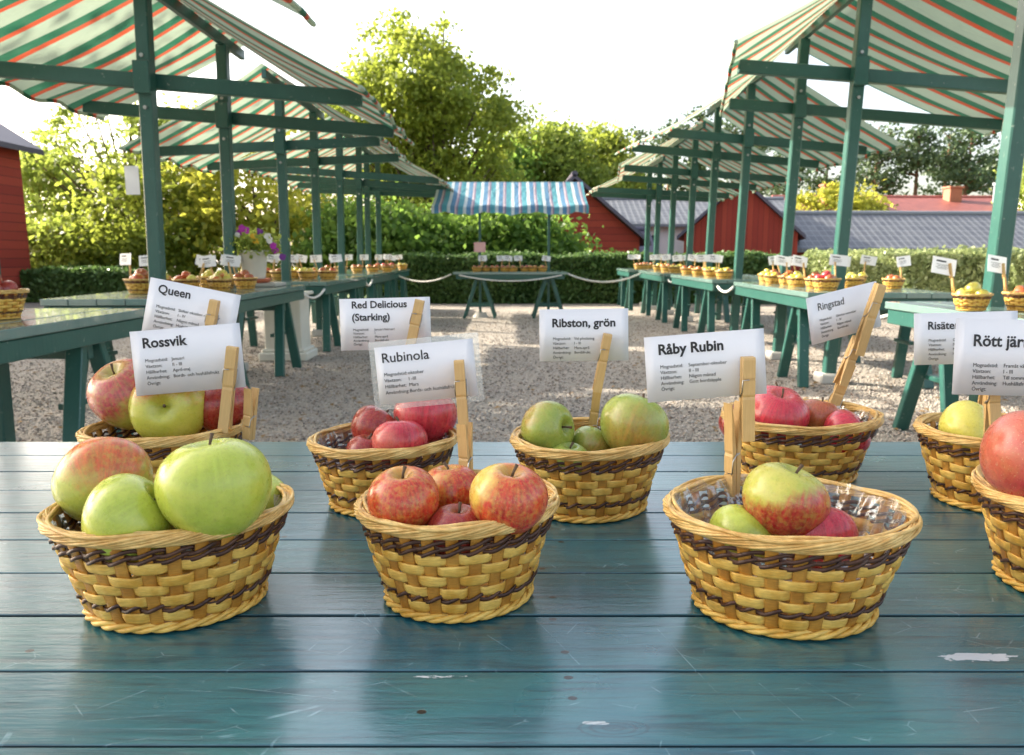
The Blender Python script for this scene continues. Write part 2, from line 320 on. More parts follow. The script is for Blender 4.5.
M['red_tiles'] = tiles('red_roof_tiles', (.13, .035, .03), (.20, .06, .045))
M['dark_roof'] = simple('dark_sheet_roof', (.07, .06, .09), .5, .2, 2)
M['plaster'] = simple('white_plaster', (.72, .70, .68), .8, .06, 2)
M['glass'] = simple('window_glass', (.03, .04, .05), .08, .1)
M['brick'] = simple('chimney_brick', (.38, .15, .09), .85, .3, 12)
M['flue'] = simple('grey_flue_metal', (.25, .28, .32), .5, .1)
def gravel_mat():
    t = NT('gravel_ground'); co = t.co()
    v = t.n('ShaderNodeTexVoronoi'); v.inputs['Scale'].default_value = 55; t.l(co, v.inputs['Vector'])
    bw = t.n('ShaderNodeRGBToBW'); t.l(v.outputs['Color'], bw.inputs[0])
    col = t.mix(bw.outputs[0], (.22, .185, .155), (.52, .46, .39))
    f = t.noise(co, .7, 5); col = t.mix(t.ramp(f, [(.35, 0), (.7, 1)]), col, (.42, .37, .31))
    lf = t.ramp(t.noise(co, 9, 5, .7), [(.66, 0), (.7, 1)]); col = t.mix(t.math('MULTIPLY', lf, .6), col, (.16, .12, .07))
    h = t.math('ADD', t.math('MULTIPLY', v.outputs['Distance'], -1), t.math('MULTIPLY', t.noise(co, 6, 4), .8))
    return t.done(t.bsdf(col, .85, t.bump(h, .9, .025)))
M['gravel'] = gravel_mat()
t = NT('pebbles'); gi = t.n('ShaderNodeNewGeometry'); M['pebble'] = t.done(t.bsdf(t.ramp(gi.outputs['Random Per Island'], [(0, (.13, .11, .095)), (.5, (.34, .30, .26)), (.8, (.55, .50, .45)), (1, (.20, .12, .07))]), .8))
M['grass'] = simple('grass_lawn', (.09, .13, .03), .9, .4, 3)

# ------------------------------------------------------------------ mesh helpers
class MB:
    """collects geometry for one mesh"""
    def __init__(s): s.v = []; s.f = []; s.mi = []; s.cur = 0
    def add(s, vs_, fs):
        o = len(s.v); s.v.extend([tuple(p) for p in vs_]); s.f.extend([tuple(i + o for i in q) for q in fs]); s.mi.extend([s.cur] * len(fs))
    def box(s, c, size, rot=None, bev=0):
        x, y, z = (d / 2 for d in size); mt = (rot if rot is not None else Matrix.Identity(3)); c = Vector(c)
        if bev <= 0:
            P = [(-x, -y, -z), (x, -y, -z), (x, y, -z), (-x, y, -z), (-x, -y, z), (x, -y, z), (x, y, z), (-x, y, z)]
            F = [(0, 3, 2, 1), (4, 5, 6, 7), (0, 1, 5, 4), (1, 2, 6, 5), (2, 3, 7, 6), (3, 0, 4, 7)]
        else:
            P = []; b = min(bev, x * .9, y * .9, z * .9)
            for sx in (-1, 1):
                for sy in (-1, 1):
                    for sz in (-1, 1):
                        P += [(sx * x, sy * (y - b), sz * (z - b)), (sx * (x - b), sy * y, sz * (z - b)), (sx * (x - b), sy * (y - b), sz * z)]
            idx = {}
            k = 0
            for sx in (-1, 1):
                for sy in (-1, 1):
                    for sz in (-1, 1): idx[(sx, sy, sz)] = k; k += 3
            F = []
            g = lambda a, b_, c_, ax: idx[(a, b_, c_)] + ax
            for sx in (-1, 1): F.append([g(sx, -1, -1, 0), g(sx, 1, -1, 0), g(sx, 1, 1, 0), g(sx, -1, 1, 0)][::sx])
            for sy in (-1, 1): F.append([g(-1, sy, -1, 1), g(-1, sy, 1, 1), g(1, sy, 1, 1), g(1, sy, -1, 1)][::sy])
            for sz in (-1, 1): F.append([g(-1, -1, sz, 2), g(1, -1, sz, 2), g(1, 1, sz, 2), g(-1, 1, sz, 2)][::sz])
            for a in (-1, 1):
                for b_ in (-1, 1):
                    F.append([g(a, b_, -1, 0), g(a, b_, 1, 0), g(a, b_, 1, 1), g(a, b_, -1, 1)][::-a * b_])
                    F.append([g(a, -1, b_, 0), g(a, 1, b_, 0), g(a, 1, b_, 2), g(a, -1, b_, 2)][::a * b_])
                    F.append([g(-1, a, b_, 1), g(1, a, b_, 1), g(1, a, b_, 2), g(-1, a, b_, 2)][::-a * b_])
                    for c_ in (-1, 1): F.append([g(a, b_, c_, 0), g(a, b_, c_, 1), g(a, b_, c_, 2)][::a * b_ * c_])
        s.add([c + mt @ Vector(p) for p in P], [tuple(f) for f in F])
    def bar(s, a, b, w, h, bev=.006, up=(0, 0, 1)):
        a = Vector(a); b = Vector(b); d = (b - a); L = d.length; d.normalize()
        u = Vector(up) - d * d.dot(Vector(up))
        if u.length < 1e-3: u = Vector((1, 0, 0)) - d * d.x
        u.normalize(); r = d.cross(u)
        s.box((a + b) / 2, (w, h, L), Matrix((r, u, d)).transposed(), bev)
    def tube(s, pts, rad, n=8, closed=False, cap=True):
        P = [Vector(p) for p in pts]; m = len(P); rad = rad if hasattr(rad, '__len__') else [rad] * m
        vs_ = []; prev = None
        for i, p in enumerate(P):
            if closed: d = P[(i + 1) % m] - P[i - 1]
            else: d = P[min(i + 1, m - 1)] - P[max(i - 1, 0)]
            d = d.normalized() if d.length > 0 else Vector((0, 0, 1))
            if prev is None:
                u = d.orthogonal().normalized()
            else:
                u = prev - d * prev.dot(d); u.normalize()
            prev = u; w = d.cross(u)
            for k in range(n):
                a = 2 * PI * k / n; vs_.append(p + (u * math.cos(a) + w * math.sin(a)) * rad[i])
        fs = []
        for i in range(m if closed else m - 1):
            j = (i + 1) % m
            for k in range(n): fs.append((i * n + k, i * n + (k + 1) % n, j * n + (k + 1) % n, j * n + k))
        if not closed and cap: fs += [tuple(range(n))[::-1], tuple((m - 1) * n + k for k in range(n))]
        s.add(vs_, fs)
    def lathe(s, prof, n=32, c=(0, 0, 0)):
        vs_ = []; fs = []; m = len(prof)
        for r_, z_ in prof:
            for k in range(n): a = 2 * PI * k / n; vs_.append((c[0] + r_ * math.cos(a), c[1] + r_ * math.sin(a), c[2] + z_))
        for i in range(m - 1):
            for k in range(n): fs.append((i * n + k, i * n + (k + 1) % n, (i + 1) * n + (k + 1) % n, (i + 1) * n + k))
        s.add(vs_, fs)
    def mesh(s, name, mats, smooth=False):
        me = bpy.data.meshes.new(name); me.from_pydata(s.v, [], s.f)
        for m_ in (mats if isinstance(mats, (list, tuple)) else [mats]): me.materials.append(m_)
        me.polygons.foreach_set('material_index', s.mi)
        if smooth: me.polygons.foreach_set('use_smooth', [True] * len(s.f))
        me.update(); return me
    def build(s, name, mats, parent=None, smooth=False, **kw):
        return obj(name, s.mesh(name, mats, smooth), parent, **kw)
def obj(name, me, parent=None, loc=None, rot=None):
    o = bpy.data.objects.new(name, me); COL.objects.link(o)
    if parent: o.parent = parent
    if loc is not None: o.location = loc
    if rot is not None: o.rotation_euler = rot
    return o
def tag(o, label=None, cat=None, group=None, kind=None):
    if label: o['label'] = label
    if cat: o['category'] = cat
    if group: o['group'] = group
    if kind: o['kind'] = kind
    return o
def empty(name, loc=(0, 0, 0), rot=(0, 0, 0)):
    o = bpy.data.objects.new(name, None); COL.objects.link(o); o.location = loc; o.rotation_euler = rot; o.empty_display_size = .1; return o
KIDS = {}
def copy_tree(o, parent=None):
    c_ = o.copy(); COL.objects.link(c_)
    if parent: c_.parent = parent
    for ch in list(o.children): copy_tree(ch, c_)
    return c_
def np_mesh(name, V, F, mat, smooth=False):
    """V (n,3), F (m,k) uniform polygons"""
    me = bpy.data.meshes.new(name); m_, k = F.shape
    me.vertices.add(len(V)); me.vertices.foreach_set('co', V.astype(np.float32).ravel())
    me.loops.add(m_ * k); me.loops.foreach_set('vertex_index', F.astype(np.int32).ravel())
    me.polygons.add(m_); me.polygons.foreach_set('loop_start', np.arange(0, m_ * k, k, dtype=np.int32)); me.polygons.foreach_set('loop_total', np.full(m_, k, dtype=np.int32))
    if smooth: me.polygons.foreach_set('use_smooth', np.ones(m_, dtype=bool))
    me.materials.append(mat); me.update(calc_edges=True); return me
def leaves(P, size, N=None, flat=.0):
    """one folded leaf (two triangles) at each point P; optional normals N to lean on"""
    n = len(P); d = nrg.normal(size=(n, 3)); d /= np.linalg.norm(d, axis=1)[:, None]
    if N is not None: d = d * (1 - flat) + N * flat; d /= np.linalg.norm(d, axis=1)[:, None]
    a = np.cross(d, nrg.normal(size=(n, 3))); a /= np.linalg.norm(a, axis=1)[:, None]; b = np.cross(d, a)
    sz = size * nrg.uniform(.6, 1.35, n)[:, None]
    V = np.empty((n, 4, 3)); V[:, 0] = P - a * sz * .5; V[:, 1] = P + b * sz * .32 + d * sz * .12; V[:, 2] = P + a * sz * .5; V[:, 3] = P - b * sz * .32 + d * sz * .12
    return V.reshape(-1, 3), np.arange(n * 4).reshape(n, 4)

# ------------------------------------------------------------------ ground
def ground_z(x, y):
    d = max(0., min(1., (y - 19) / 12)); d = d * d * (3 - 2 * d)
    return -1.3 * d
def make_ground():
    xs = sorted(set([-400, -200, -90, -50] + list(range(-30, 31, 3)) + [50, 90, 200, 400])); ys = sorted(set([-60, -20] + [i * .9 for i in range(-10, 50)] + [50, 70, 110, 200, 500, 1500]))
    V = [(x, y, ground_z(x, y) + (math.sin(x * .9) * math.cos(y * .7) * .008 if y < 18 else 0)) for y in ys for x in xs]; nx = len(xs)
    F = [(j * nx + i, j * nx + i + 1, (j + 1) * nx + i + 1, (j + 1) * nx + i) for j in range(len(ys) - 1) for i in range(nx - 1)]
    b = MB(); b.add(V, F); o = b.build('gravel_ground', M['gravel'], smooth=True); tag(o, kind='structure')
make_ground()
# lawn behind the hedge
b = MB()
ysl = [18.3 + i * 1.2 for i in range(14)] + [40, 60, 120]; xsl = [-70, -30, -10, 0, 10, 30, 70]
V = [(x, y, ground_z(x, y) + .02) for y in ysl for x in xsl]; nx = len(xsl)
b.add(V, [(j * nx + i, j * nx + i + 1, (j + 1) * nx + i + 1, (j + 1) * nx + i) for j in range(len(ysl) - 1) for i in range(nx - 1)])
tag(b.build('lawn', M['grass'], smooth=True), kind='structure')
# loose pebbles
n = 60000
Y = 3.6 * (15 / 3.6) ** (nrg.uniform(0, 1, n) ** .9); X = nrg.uniform(-.75, .75, n) * Y
s_ = nrg.uniform(.004, .011, n) * (1 + .03 * Y)
octv = np.array([(1, 0, 0), (0, 1, 0), (-1, 0, 0), (0, -1, 0), (0, 0, .7), (0, 0, -.5)]); octf = np.array([(0, 1, 4), (1, 2, 4), (2, 3, 4), (3, 0, 4), (1, 0, 5), (2, 1, 5), (3, 2, 5), (0, 3, 5)])
ang = nrg.uniform(0, 2 * PI, n); jit = nrg.uniform(.6, 1.4, (n, 6, 1))
Vp = octv[None] * jit * s_[:, None, None]; ca, sa = np.cos(ang)[:, None], np.sin(ang)[:, None]
Vx = Vp[:, :, 0] * ca - Vp[:, :, 1] * sa; Vy = Vp[:, :, 0] * sa + Vp[:, :, 1] * ca
Vp = np.stack([Vx + X[:, None], Vy + Y[:, None], Vp[:, :, 2] + .004], -1).reshape(-1, 3)
Fp = (octf[None] + (np.arange(n) * 6)[:, None, None]).reshape(-1, 3)
tag(obj('gravel', np_mesh('gravel', Vp, Fp, M['pebble'])), 'loose grey and brown gravel stones scattered over the market yard', 'gravel', kind='stuff')

n = 900
Y = 4.0 * (14 / 4.0) ** nrg.uniform(0, 1, n); X = nrg.uniform(-.7, .7, n) * Y
V, F = leaves(np.stack([X, Y, np.full(n, .018)], -1), .045, np.tile(np.array([[0, 0, 1.]]), (n, 1)), .8)
tag(obj('fallen_leaves', np_mesh('fallen_leaves', V, F, simple('dry_leaves', (.22, .13, .04), .8, .5, 2))), 'dry brown and yellow leaves fallen on the gravel', 'leaves', kind='stuff')
# ------------------------------------------------------------------ trees, hedges
def crown_points(cx, cy, cz, rx, ry, rz, ncl, per, spread, low=-.9):
    C_ = nrg.normal(size=(ncl, 3)); C_ /= np.linalg.norm(C_, axis=1)[:, None]
    C_ *= (nrg.uniform(.25, 1, ncl) ** .4)[:, None]; C_ = C_[C_[:, 2] > low]
    C_ = C_ * np.array([rx, ry, rz]) * nrg.uniform(.85, 1.1, (len(C_), 1)) + np.array([cx, cy, cz])
    sc = spread * nrg.uniform(.5, 1.5, (len(C_), 1, 1)); P = C_[:, None, :] + nrg.normal(size=(len(C_), per, 3)) * sc * np.array([1, 1, .6])
    return C_, P.reshape(-1, 3)
def tree(name, label, x, y, blobs, leafm, size, trunk_h, tr=.25, bark='bark', group='trees beyond the market yard', cat='tree', per=60, spread=.45, limbs=22):
    gz = ground_z(x, y); o = empty(name, (x, y, gz)); tag(o, label, cat, group)
    Ps = []; Cs = []
    for (dx, dy, dz, rx, ry, rz, ncl) in blobs:
        C_, P = crown_points(dx, dy, dz - gz, rx, ry, rz, ncl, per, spread); Ps.append(P); Cs.append(C_)
    P = np.concatenate(Ps); P = P[P[:, 2] > .15]; V, F = leaves(P, size); obj('crown', np_mesh('crown', V, F, M[leafm]), o)
    Cs = np.concatenate(Cs); b = MB(); top = max(z for (_, _, z, *_) in blobs) - gz
    b.tube([(0, 0, -.3), (.05, 0, trunk_h * .4), (-.05, .05, trunk_h), (0, 0, top)], [tr * 1.25, tr, tr * .75, tr * .3], 10)
    for i in nrg.choice(len(Cs), min(limbs, len(Cs)), replace=False):
        c_ = Cs[i]; z0 = min(max(trunk_h * .7, c_[2] * .55), top); s0 = Vector((0, 0, z0)); e = Vector(c_); mid = (s0 + e) / 2 + Vector((0, 0, -.1 * (e - s0).length))
        b.tube([s0, mid, e], [tr * .38, tr * .2, .02], 6)
    b.build('trunk', M[bark], o, True); return o
# the large linden in the middle
tree('linden_tree', 'large round linden tree turning yellow, tallest tree behind the left stalls', -3.1, 31.5,
     [(-.7, 0, 7.4, 2.9, 2.6, 2.6, 130), (1.2, -.3, 6.0, 2.4, 2.4, 2.7, 95), (-2.2, 0, 5.9, 2.4, 2.2, 2.6, 95), (.4, -.5, 2.6, 3.4, 2.2, 2.2, 130)], 'leaf_linden', .21, 2.4, .34, per=80, spread=.34, limbs=60)
tree('sparse_tree', 'thin-crowned pale tree with sky showing through behind the first left stall', -11.2, 23, [(0, 0, 4.1, 2.5, 2, 1.9, 80), (1.8, 0, 3.9, 1.8, 1.6, 1.6, 45), (.4, 0, 2.2, 2.6, 1.6, 1.3, 60)], 'leaf_birch', .15, 2.2, .14, per=60, spread=.22, limbs=90)
tree('garden_tree', 'yellowing leafy tree behind the left row of stalls', -7.0, 21.5, [(0, 0, 2.7, 2.4, 2, 2.1, 80), (.5, 0, 1.0, 2.8, 1.8, 1.2, 50)], 'leaf_yellow', .2, 1.5, .15, per=70, spread=.35)
tree('garden_tree', 'mid-green leafy tree between the sparse tree and the golden tree', -9.6, 20.5, [(0, 0, 1.9, 1.7, 1.5, 1.5, 60), (0, 0, .8, 2.1, 1.4, 1.1, 50)], 'leaf_linden', .18, 1.2, .12, per=70, spread=.3)
tree('willow_bush', 'pale drooping willow bush beside the red shed', -14.2, 23.5, [(0, 0, 2.3, 1.8, 1.6, 2.2, 110), (1, 0, 1.2, 2.2, 1.4, 1.2, 80)], 'leaf_light', .2, 1.2, .1, cat='bush', per=60, spread=.32)
tree('leafy_bush', 'low yellow-green bush between the willow and the left stall post', -11.8, 19.6, [(0, 0, .9, 1.6, 1.2, 1.1, 110)], 'leaf_birch', .16, .6, .07, cat='bush', per=70, spread=.28)
tree('leafy_bush', 'dense dark green bush at the left end of the middle hedge', -3.4, 19.8, [(0, 0, 1.1, 2.0, 1.2, 1.35, 170)], 'leaf_green', .17, .6, .1, cat='bush', per=80, spread=.28)
tree('leafy_bush', 'green bush in front of the red barn under the blue awning', -.2, 20.5, [(0, 0, 1.1, 1.9, 1.2, 1.25, 170)], 'leaf_green', .17, .6, .1, cat='bush', per=80, spread=.28)
tree('deciduous_tree', 'light green rounded tree above the blue striped awning', 1.3, 40, [(0, 0, 5.2, 2.4, 2, 2.5, 190), (1.4, 0, 4.2, 2.4, 2, 1.8, 90)], 'leaf_birch', .26, 2.5, .2, per=60, spread=.42)
tree('deciduous_tree', 'smaller green tree between the big linden and the light green tree', -.6, 38, [(0, 0, 4.4, 1.6, 1.6, 2.2, 100)], 'leaf_green', .26, 2, .18, per=60, spread=.4)
tree('deciduous_tree', 'brownish-green tree above the dark-roofed white house', 4.6, 43, [(0, 0, 5.6, 1.9, 1.8, 2.2, 120), (1.2, 0, 3.8, 2.2, 1.6, 1.6, 80)], 'leaf_linden', .28, 2.5, .2, per=60, spread=.42)
tree('yellow_bush', 'bright yellow-green bush over the long tiled roof', 15.3, 37, [(0, 0, 2.2, 2.6, 1.8, 1.9, 170)], 'leaf_yellow', .22, 1, .1, cat='bush', per=70, spread=.32)
tree('deciduous_tree', 'light green tree at the right edge above the grey-roofed row', 25.5, 36, [(0, 0, 4.2, 2.2, 2, 2.8, 150)], 'leaf_light', .25, 2, .18, per=60, spread=.4)
tree('linden_tree', 'shade-giving linden left of the yard, nearest the camera', -10.6, 5.2, [(0, 0, 5.0, 2.6, 2.4, 1.9, 120)], 'leaf_linden', .2, 2.6, .2, per=45, spread=.4)
tree('linden_tree', 'shade-giving linden left of the yard, second from the camera', -11.5, 10.2, [(0, 0, 5.2, 2.6, 2.6, 2.0, 120)], 'leaf_linden', .2, 2.6, .2, per=45, spread=.4)
tree('linden_tree', 'shade-giving linden left of the yard, behind the red shed', -16.5, 14.5, [(0, 0, 6.5, 2.8, 2.6, 2.2, 120)], 'leaf_linden', .22, 3, .22, per=45, spread=.42)
def pine(label, x, y, h, w, seed):
    rs = np.random.default_rng(seed); gz = ground_z(x, y); o = empty('pine_tree', (x, y, gz)); tag(o, label, 'pine tree', 'pines on the slope behind the houses')
    h2 = h - gz; b = MB(); lean = rs.uniform(-.3, .3); b.tube([(0, 0, -.3), (lean * .4, 0, h2 * .5), (lean, 0, h2 * .97)], [.2, .15, .04], 8)
    C_ = []
    for k in range(20):
        z = h2 * rs.uniform(.5, .98); f = 1 - abs((z / h2 - .62)) * 1.6; r_ = w * max(.25, f) * rs.uniform(.5, 1.05); a = rs.uniform(0, 2 * PI)
        e = Vector((lean * z / h2 + r_ * math.cos(a), r_ * math.sin(a), z + .25)); b.tube([(lean * z / h2, 0, z - .3), e], [.05, .015], 5)
        for q in (.55, .8, 1): C_.append((lean * z / h2 + r_ * q * math.cos(a), r_ * q * math.sin(a), z - .3 + .55 * q))
    C_.append((lean, 0, h2)); C_ = np.array(C_)
    P = (C_[:, None] + rs.normal(size=(len(C_), 36, 3)) * np.array([.42, .42, .2])).reshape(-1, 3); V, F = leaves(P, .26)
    obj('crown', np_mesh('crown', V, F, M['leaf_pine']), o); b.build('trunk', M['pine_bark'], o, True)
pos = ['just right of the dark-roofed white house', 'left of the red barn gable', 'above the left slope of the red barn gable', 'above the ridge of the red barn gable', 'right of the red barn gable', 'left of the orange chimney', 'above the orange chimney', 'left above the yellow-green bush', 'right above the yellow-green bush', 'left of the brick chimney', 'behind the brick chimney', 'between the brick chimney and grey flue', 'just right of the grey flue', 'nearest the right edge of the view']
for i in range(14):
    px = 640 + i * 29 + rng.uniform(-8, 8); yy = 52 + rng.uniform(-4, 6); top = (254 - rng.uniform(118, 150)) / 770 * yy + 1.1
    pine('dark pine with bare lower trunk ' + pos[i], (px - 512) / 770 * yy, yy, top, 1.7, 40 + i)

def hedge(label, x0, y0, x1, y1, w, h, leafm, n, size=.075, seed=3):
    a = Vector((x0, y0, 0)); e = Vector((x1, y1, 0)); L = (e - a).length; ang = math.atan2(e.y - a.y, e.x - a.x)
    o = empty('clipped_hedge', ((x0 + x1) / 2, (y0 + y1) / 2, 0), (0, 0, ang)); tag(o, label, 'hedge')
    b = MB(); b.box((0, 0, h / 2 - .06), (L - .16, w - .22, h - .12)); b.build('inner_branches', M['hedge_core'], o)
    u = nrg.uniform(0, 1, n); A_ = [L * w, L * h, L * h, w * h, w * h]; cum = np.cumsum(A_) / sum(A_); face = np.searchsorted(cum, nrg.uniform(0, 1, n))
    p = nrg.uniform(-.5, .5, (n, 3)) * np.array([L, w, h]); N = np.zeros((n, 3))
    for k, (ax, sg) in enumerate(((2, 1), (1, -1), (1, 1), (0, -1), (0, 1))):
        m_ = face == k; p[m_, ax] = sg * (L, w, h)[ax] / 2; N[m_, ax] = sg
    bulge = np.sin(p[:, 0] * 2.3) * .03 + np.sin(p[:, 0] * 5.1 + p[:, 2] * 4) * .02
    p += N * (bulge[:, None] + nrg.normal(size=(n, 1)) * .035 + (nrg.uniform(0, 1, (n, 1)) > .985) * .07 - .02); p[:, 2] += h / 2; p[:, 2] = np.maximum(p[:, 2], .02)
    V, F = leaves(p, size, N, .35); obj('foliage', np_mesh('foliage', V, F, M[leafm]), o)
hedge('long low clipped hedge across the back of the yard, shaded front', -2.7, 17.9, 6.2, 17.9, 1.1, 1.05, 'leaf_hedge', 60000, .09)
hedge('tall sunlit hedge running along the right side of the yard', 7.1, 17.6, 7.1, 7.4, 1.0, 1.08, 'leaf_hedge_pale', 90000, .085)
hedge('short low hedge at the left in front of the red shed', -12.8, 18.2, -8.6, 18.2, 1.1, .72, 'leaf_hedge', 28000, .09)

# ------------------------------------------------------------------ buildings
def uvmap(me, fn):
    uv = me.uv_layers.new(name='UVMap')
    for p in me.polygons:
        for li in p.loop_indices: uv.data[li].uv = fn(me.vertices[me.loops[li].vertex_index].co)
def house(name, label, loc, rz, L, W, hw, hr, wallm, roofm, over=.35, windows=(), doors=(), group=None, chim=(), base=0.):
    """L along local x (ridge direction), W along y; origin at centre"""
    o = empty(name, loc, (0, 0, rz)); tag(o, label, 'building', group)
    b = MB(); l, w = L / 2, W / 2
    V = [(-l, -w, 0), (l, -w, 0), (l, w, 0), (-l, w, 0), (-l, -w, hw), (l, -w, hw), (l, w, hw), (-l, w, hw), (-l, 0, hr), (l, 0, hr)]
    b.add(V, [(0, 1, 5, 4), (2, 3, 7, 6), (1, 2, 6, 9, 5), (3, 0, 4, 8, 7), (0, 3, 2, 1)]); b.build('wall', M[wallm], o)
    b = MB(); sl_ = (hr - hw) / w; hz = lambda y_: hr - sl_ * abs(y_)
    for sg in (-1, 1):
        ye = sg * (w + over); t0 = .03; t1 = .12
        P = [(-l - over, 0, hr + t0), (l + over, 0, hr + t0), (l + over, ye, hz(ye) + t0), (-l - over, ye, hz(ye) + t0)]
        P2 = [(x, y, z + t1) for x, y, z in P]
        fs = [(0, 1, 2, 3), (7, 6, 5, 4), (0, 4, 5, 1), (1, 5, 6, 2), (2, 6, 7, 3), (3, 7, 4, 0)]
        b.add(P + P2, fs)
    rf = b.build('roof', M[roofm], o); uvmap(rf.data, lambda c_: (c_.x, math.hypot(c_.y, (hr - c_.z))))
    b = MB(); b.tube([(-l - over, 0, hr + .16), (l + over, 0, hr + .16)], .09, 8); b.build('ridge_cap', M[roofm], rf)
    for (fx, side, ww, wh, zc) in windows:      # on the long side facing -y (side=-1) or +y, or gable (side=2: -x end, 3: +x end)
        f = MB(); g = MB()
        if side in (-1, 1):
            y_ = side * w; f.box((fx, y_ + side * .03, zc), (ww + .16, .08, wh + .16)); g.box((fx, y_ + side * .06, zc), (ww, .06, wh)); f.box((fx, y_ + side * .09, zc), (.05, .04, wh)); f.box((fx, y_ + side * .095, zc + wh * .15), (ww, .04, .045))
        else:
            x_ = -l if side == 2 else l; sx = -1 if side == 2 else 1; f.box((x_ + sx * .03, fx, zc), (.08, ww + .16, wh + .16)); g.box((x_ + sx * .06, fx, zc), (.06, ww, wh)); f.box((x_ + sx * .09, fx, zc), (.04, .05, wh))
        wi = g.build('window', M['glass'], o); f.build('window_frame', M['white_paint'], wi)
    for (cx, cy, cw, ch, mt) in chim:
        c_ = MB(); z0 = hz(cy)
        if mt == 'flue': c_.lathe([(0, z0 + ch), (cw * .55, z0 + ch), (cw * .55, z0 + ch - .15), (cw * .42, z0 + ch - .15), (cw * .42, z0 - .3)], 14, (cx, cy, 0))
        else: c_.box((cx, cy, z0 + ch / 2 - .2), (cw, cw, ch + .4), None, .02); c_.box((cx, cy, z0 + ch + .03), (cw * 1.2, cw * 1.2, .1), None, .02)
        c_.build('chimney', M[mt], rf)
    return o
# sheds and houses (z is set by the ground behind the hedge)
gz = ground_z
house('red_shed', 'red timber shed with dark eaves at the left edge of the yard', (-13.3, 15.6, 0), R(90), 5.0, 4.2, 3.55, 4.9, 'red_horiz', 'dark_roof', .35)
house('red_barn', 'red barn under the blue awning with dark lean-to roof', (1.8, 25.5, gz(2, 25.5)), R(90), 5, 3.9, 2.3, 3.95, 'red_horiz', 'dark_roof', .3)
house('red_outbuilding', 'small red outbuilding with purple-grey roof beside the barn', (3.75, 26.2, gz(4, 26.2)), R(0), 1.3, 2.6, 1.9, 2.6, 'red_vert', 'dark_roof', .2)
house('white_house', 'white plastered house with blue-grey tiled roof behind the right stalls', (6.6, 34.0, gz(0, 34)), 0, 9.4, 5, 3.6, 4.6, 'plaster', 'slate_tiles', .4, windows=[(-3.2, -1, .8, 1.2, 2.55), (-1.2, -1, .8, 1.2, 2.55), (.8, -1, .8, 1.2, 2.55), (2.9, -1, .8, 1.2, 2.55)])
house('red_barn', 'red barn with its gable facing the yard behind the right stalls', (8.0, 27.5, gz(0, 26)), R(74), 5, 3.5, 2.55, 4.15, 'red_vert', 'dark_roof', .22)
house('long_red_building', 'long low red building with blue-grey tiled roof behind the right hedge', (17.0, 28.5, gz(0, 28.5)), R(2.0), 15.5, 4.0, 2.45, 3.55, 'red_vert', 'slate_tiles', .3, windows=[(1.2, -1, 1.0, .5, 1.9)])
house('red_roofed_house', 'house with red tiled roof and chimneys beyond the long red building', (19.5, 40, gz(0, 40)), R(2), 12, 6, 4.3, 5.1, 'red_vert', 'red_tiles', .4, chim=[(2.4, -.8, .62, .75, 'brick'), (4.4, -1.2, .42, 1.1, 'flue')])
house('red_roofed_house', 'low red tiled house with an orange chimney behind the red barn', (14.2, 38, gz(0, 38)), 0, 4, 4, 3.6, 4.4, 'red_vert', 'red_tiles', .3, chim=[(.8, -.5, .55, 1.4, 'brick')])
house('grey_house', 'pale grey building at the right edge behind the long roof', (26.6, 36, gz(0, 36)), 0, 5, 5, 4.8, 5.6, 'plaster', 'dark_roof', .1)

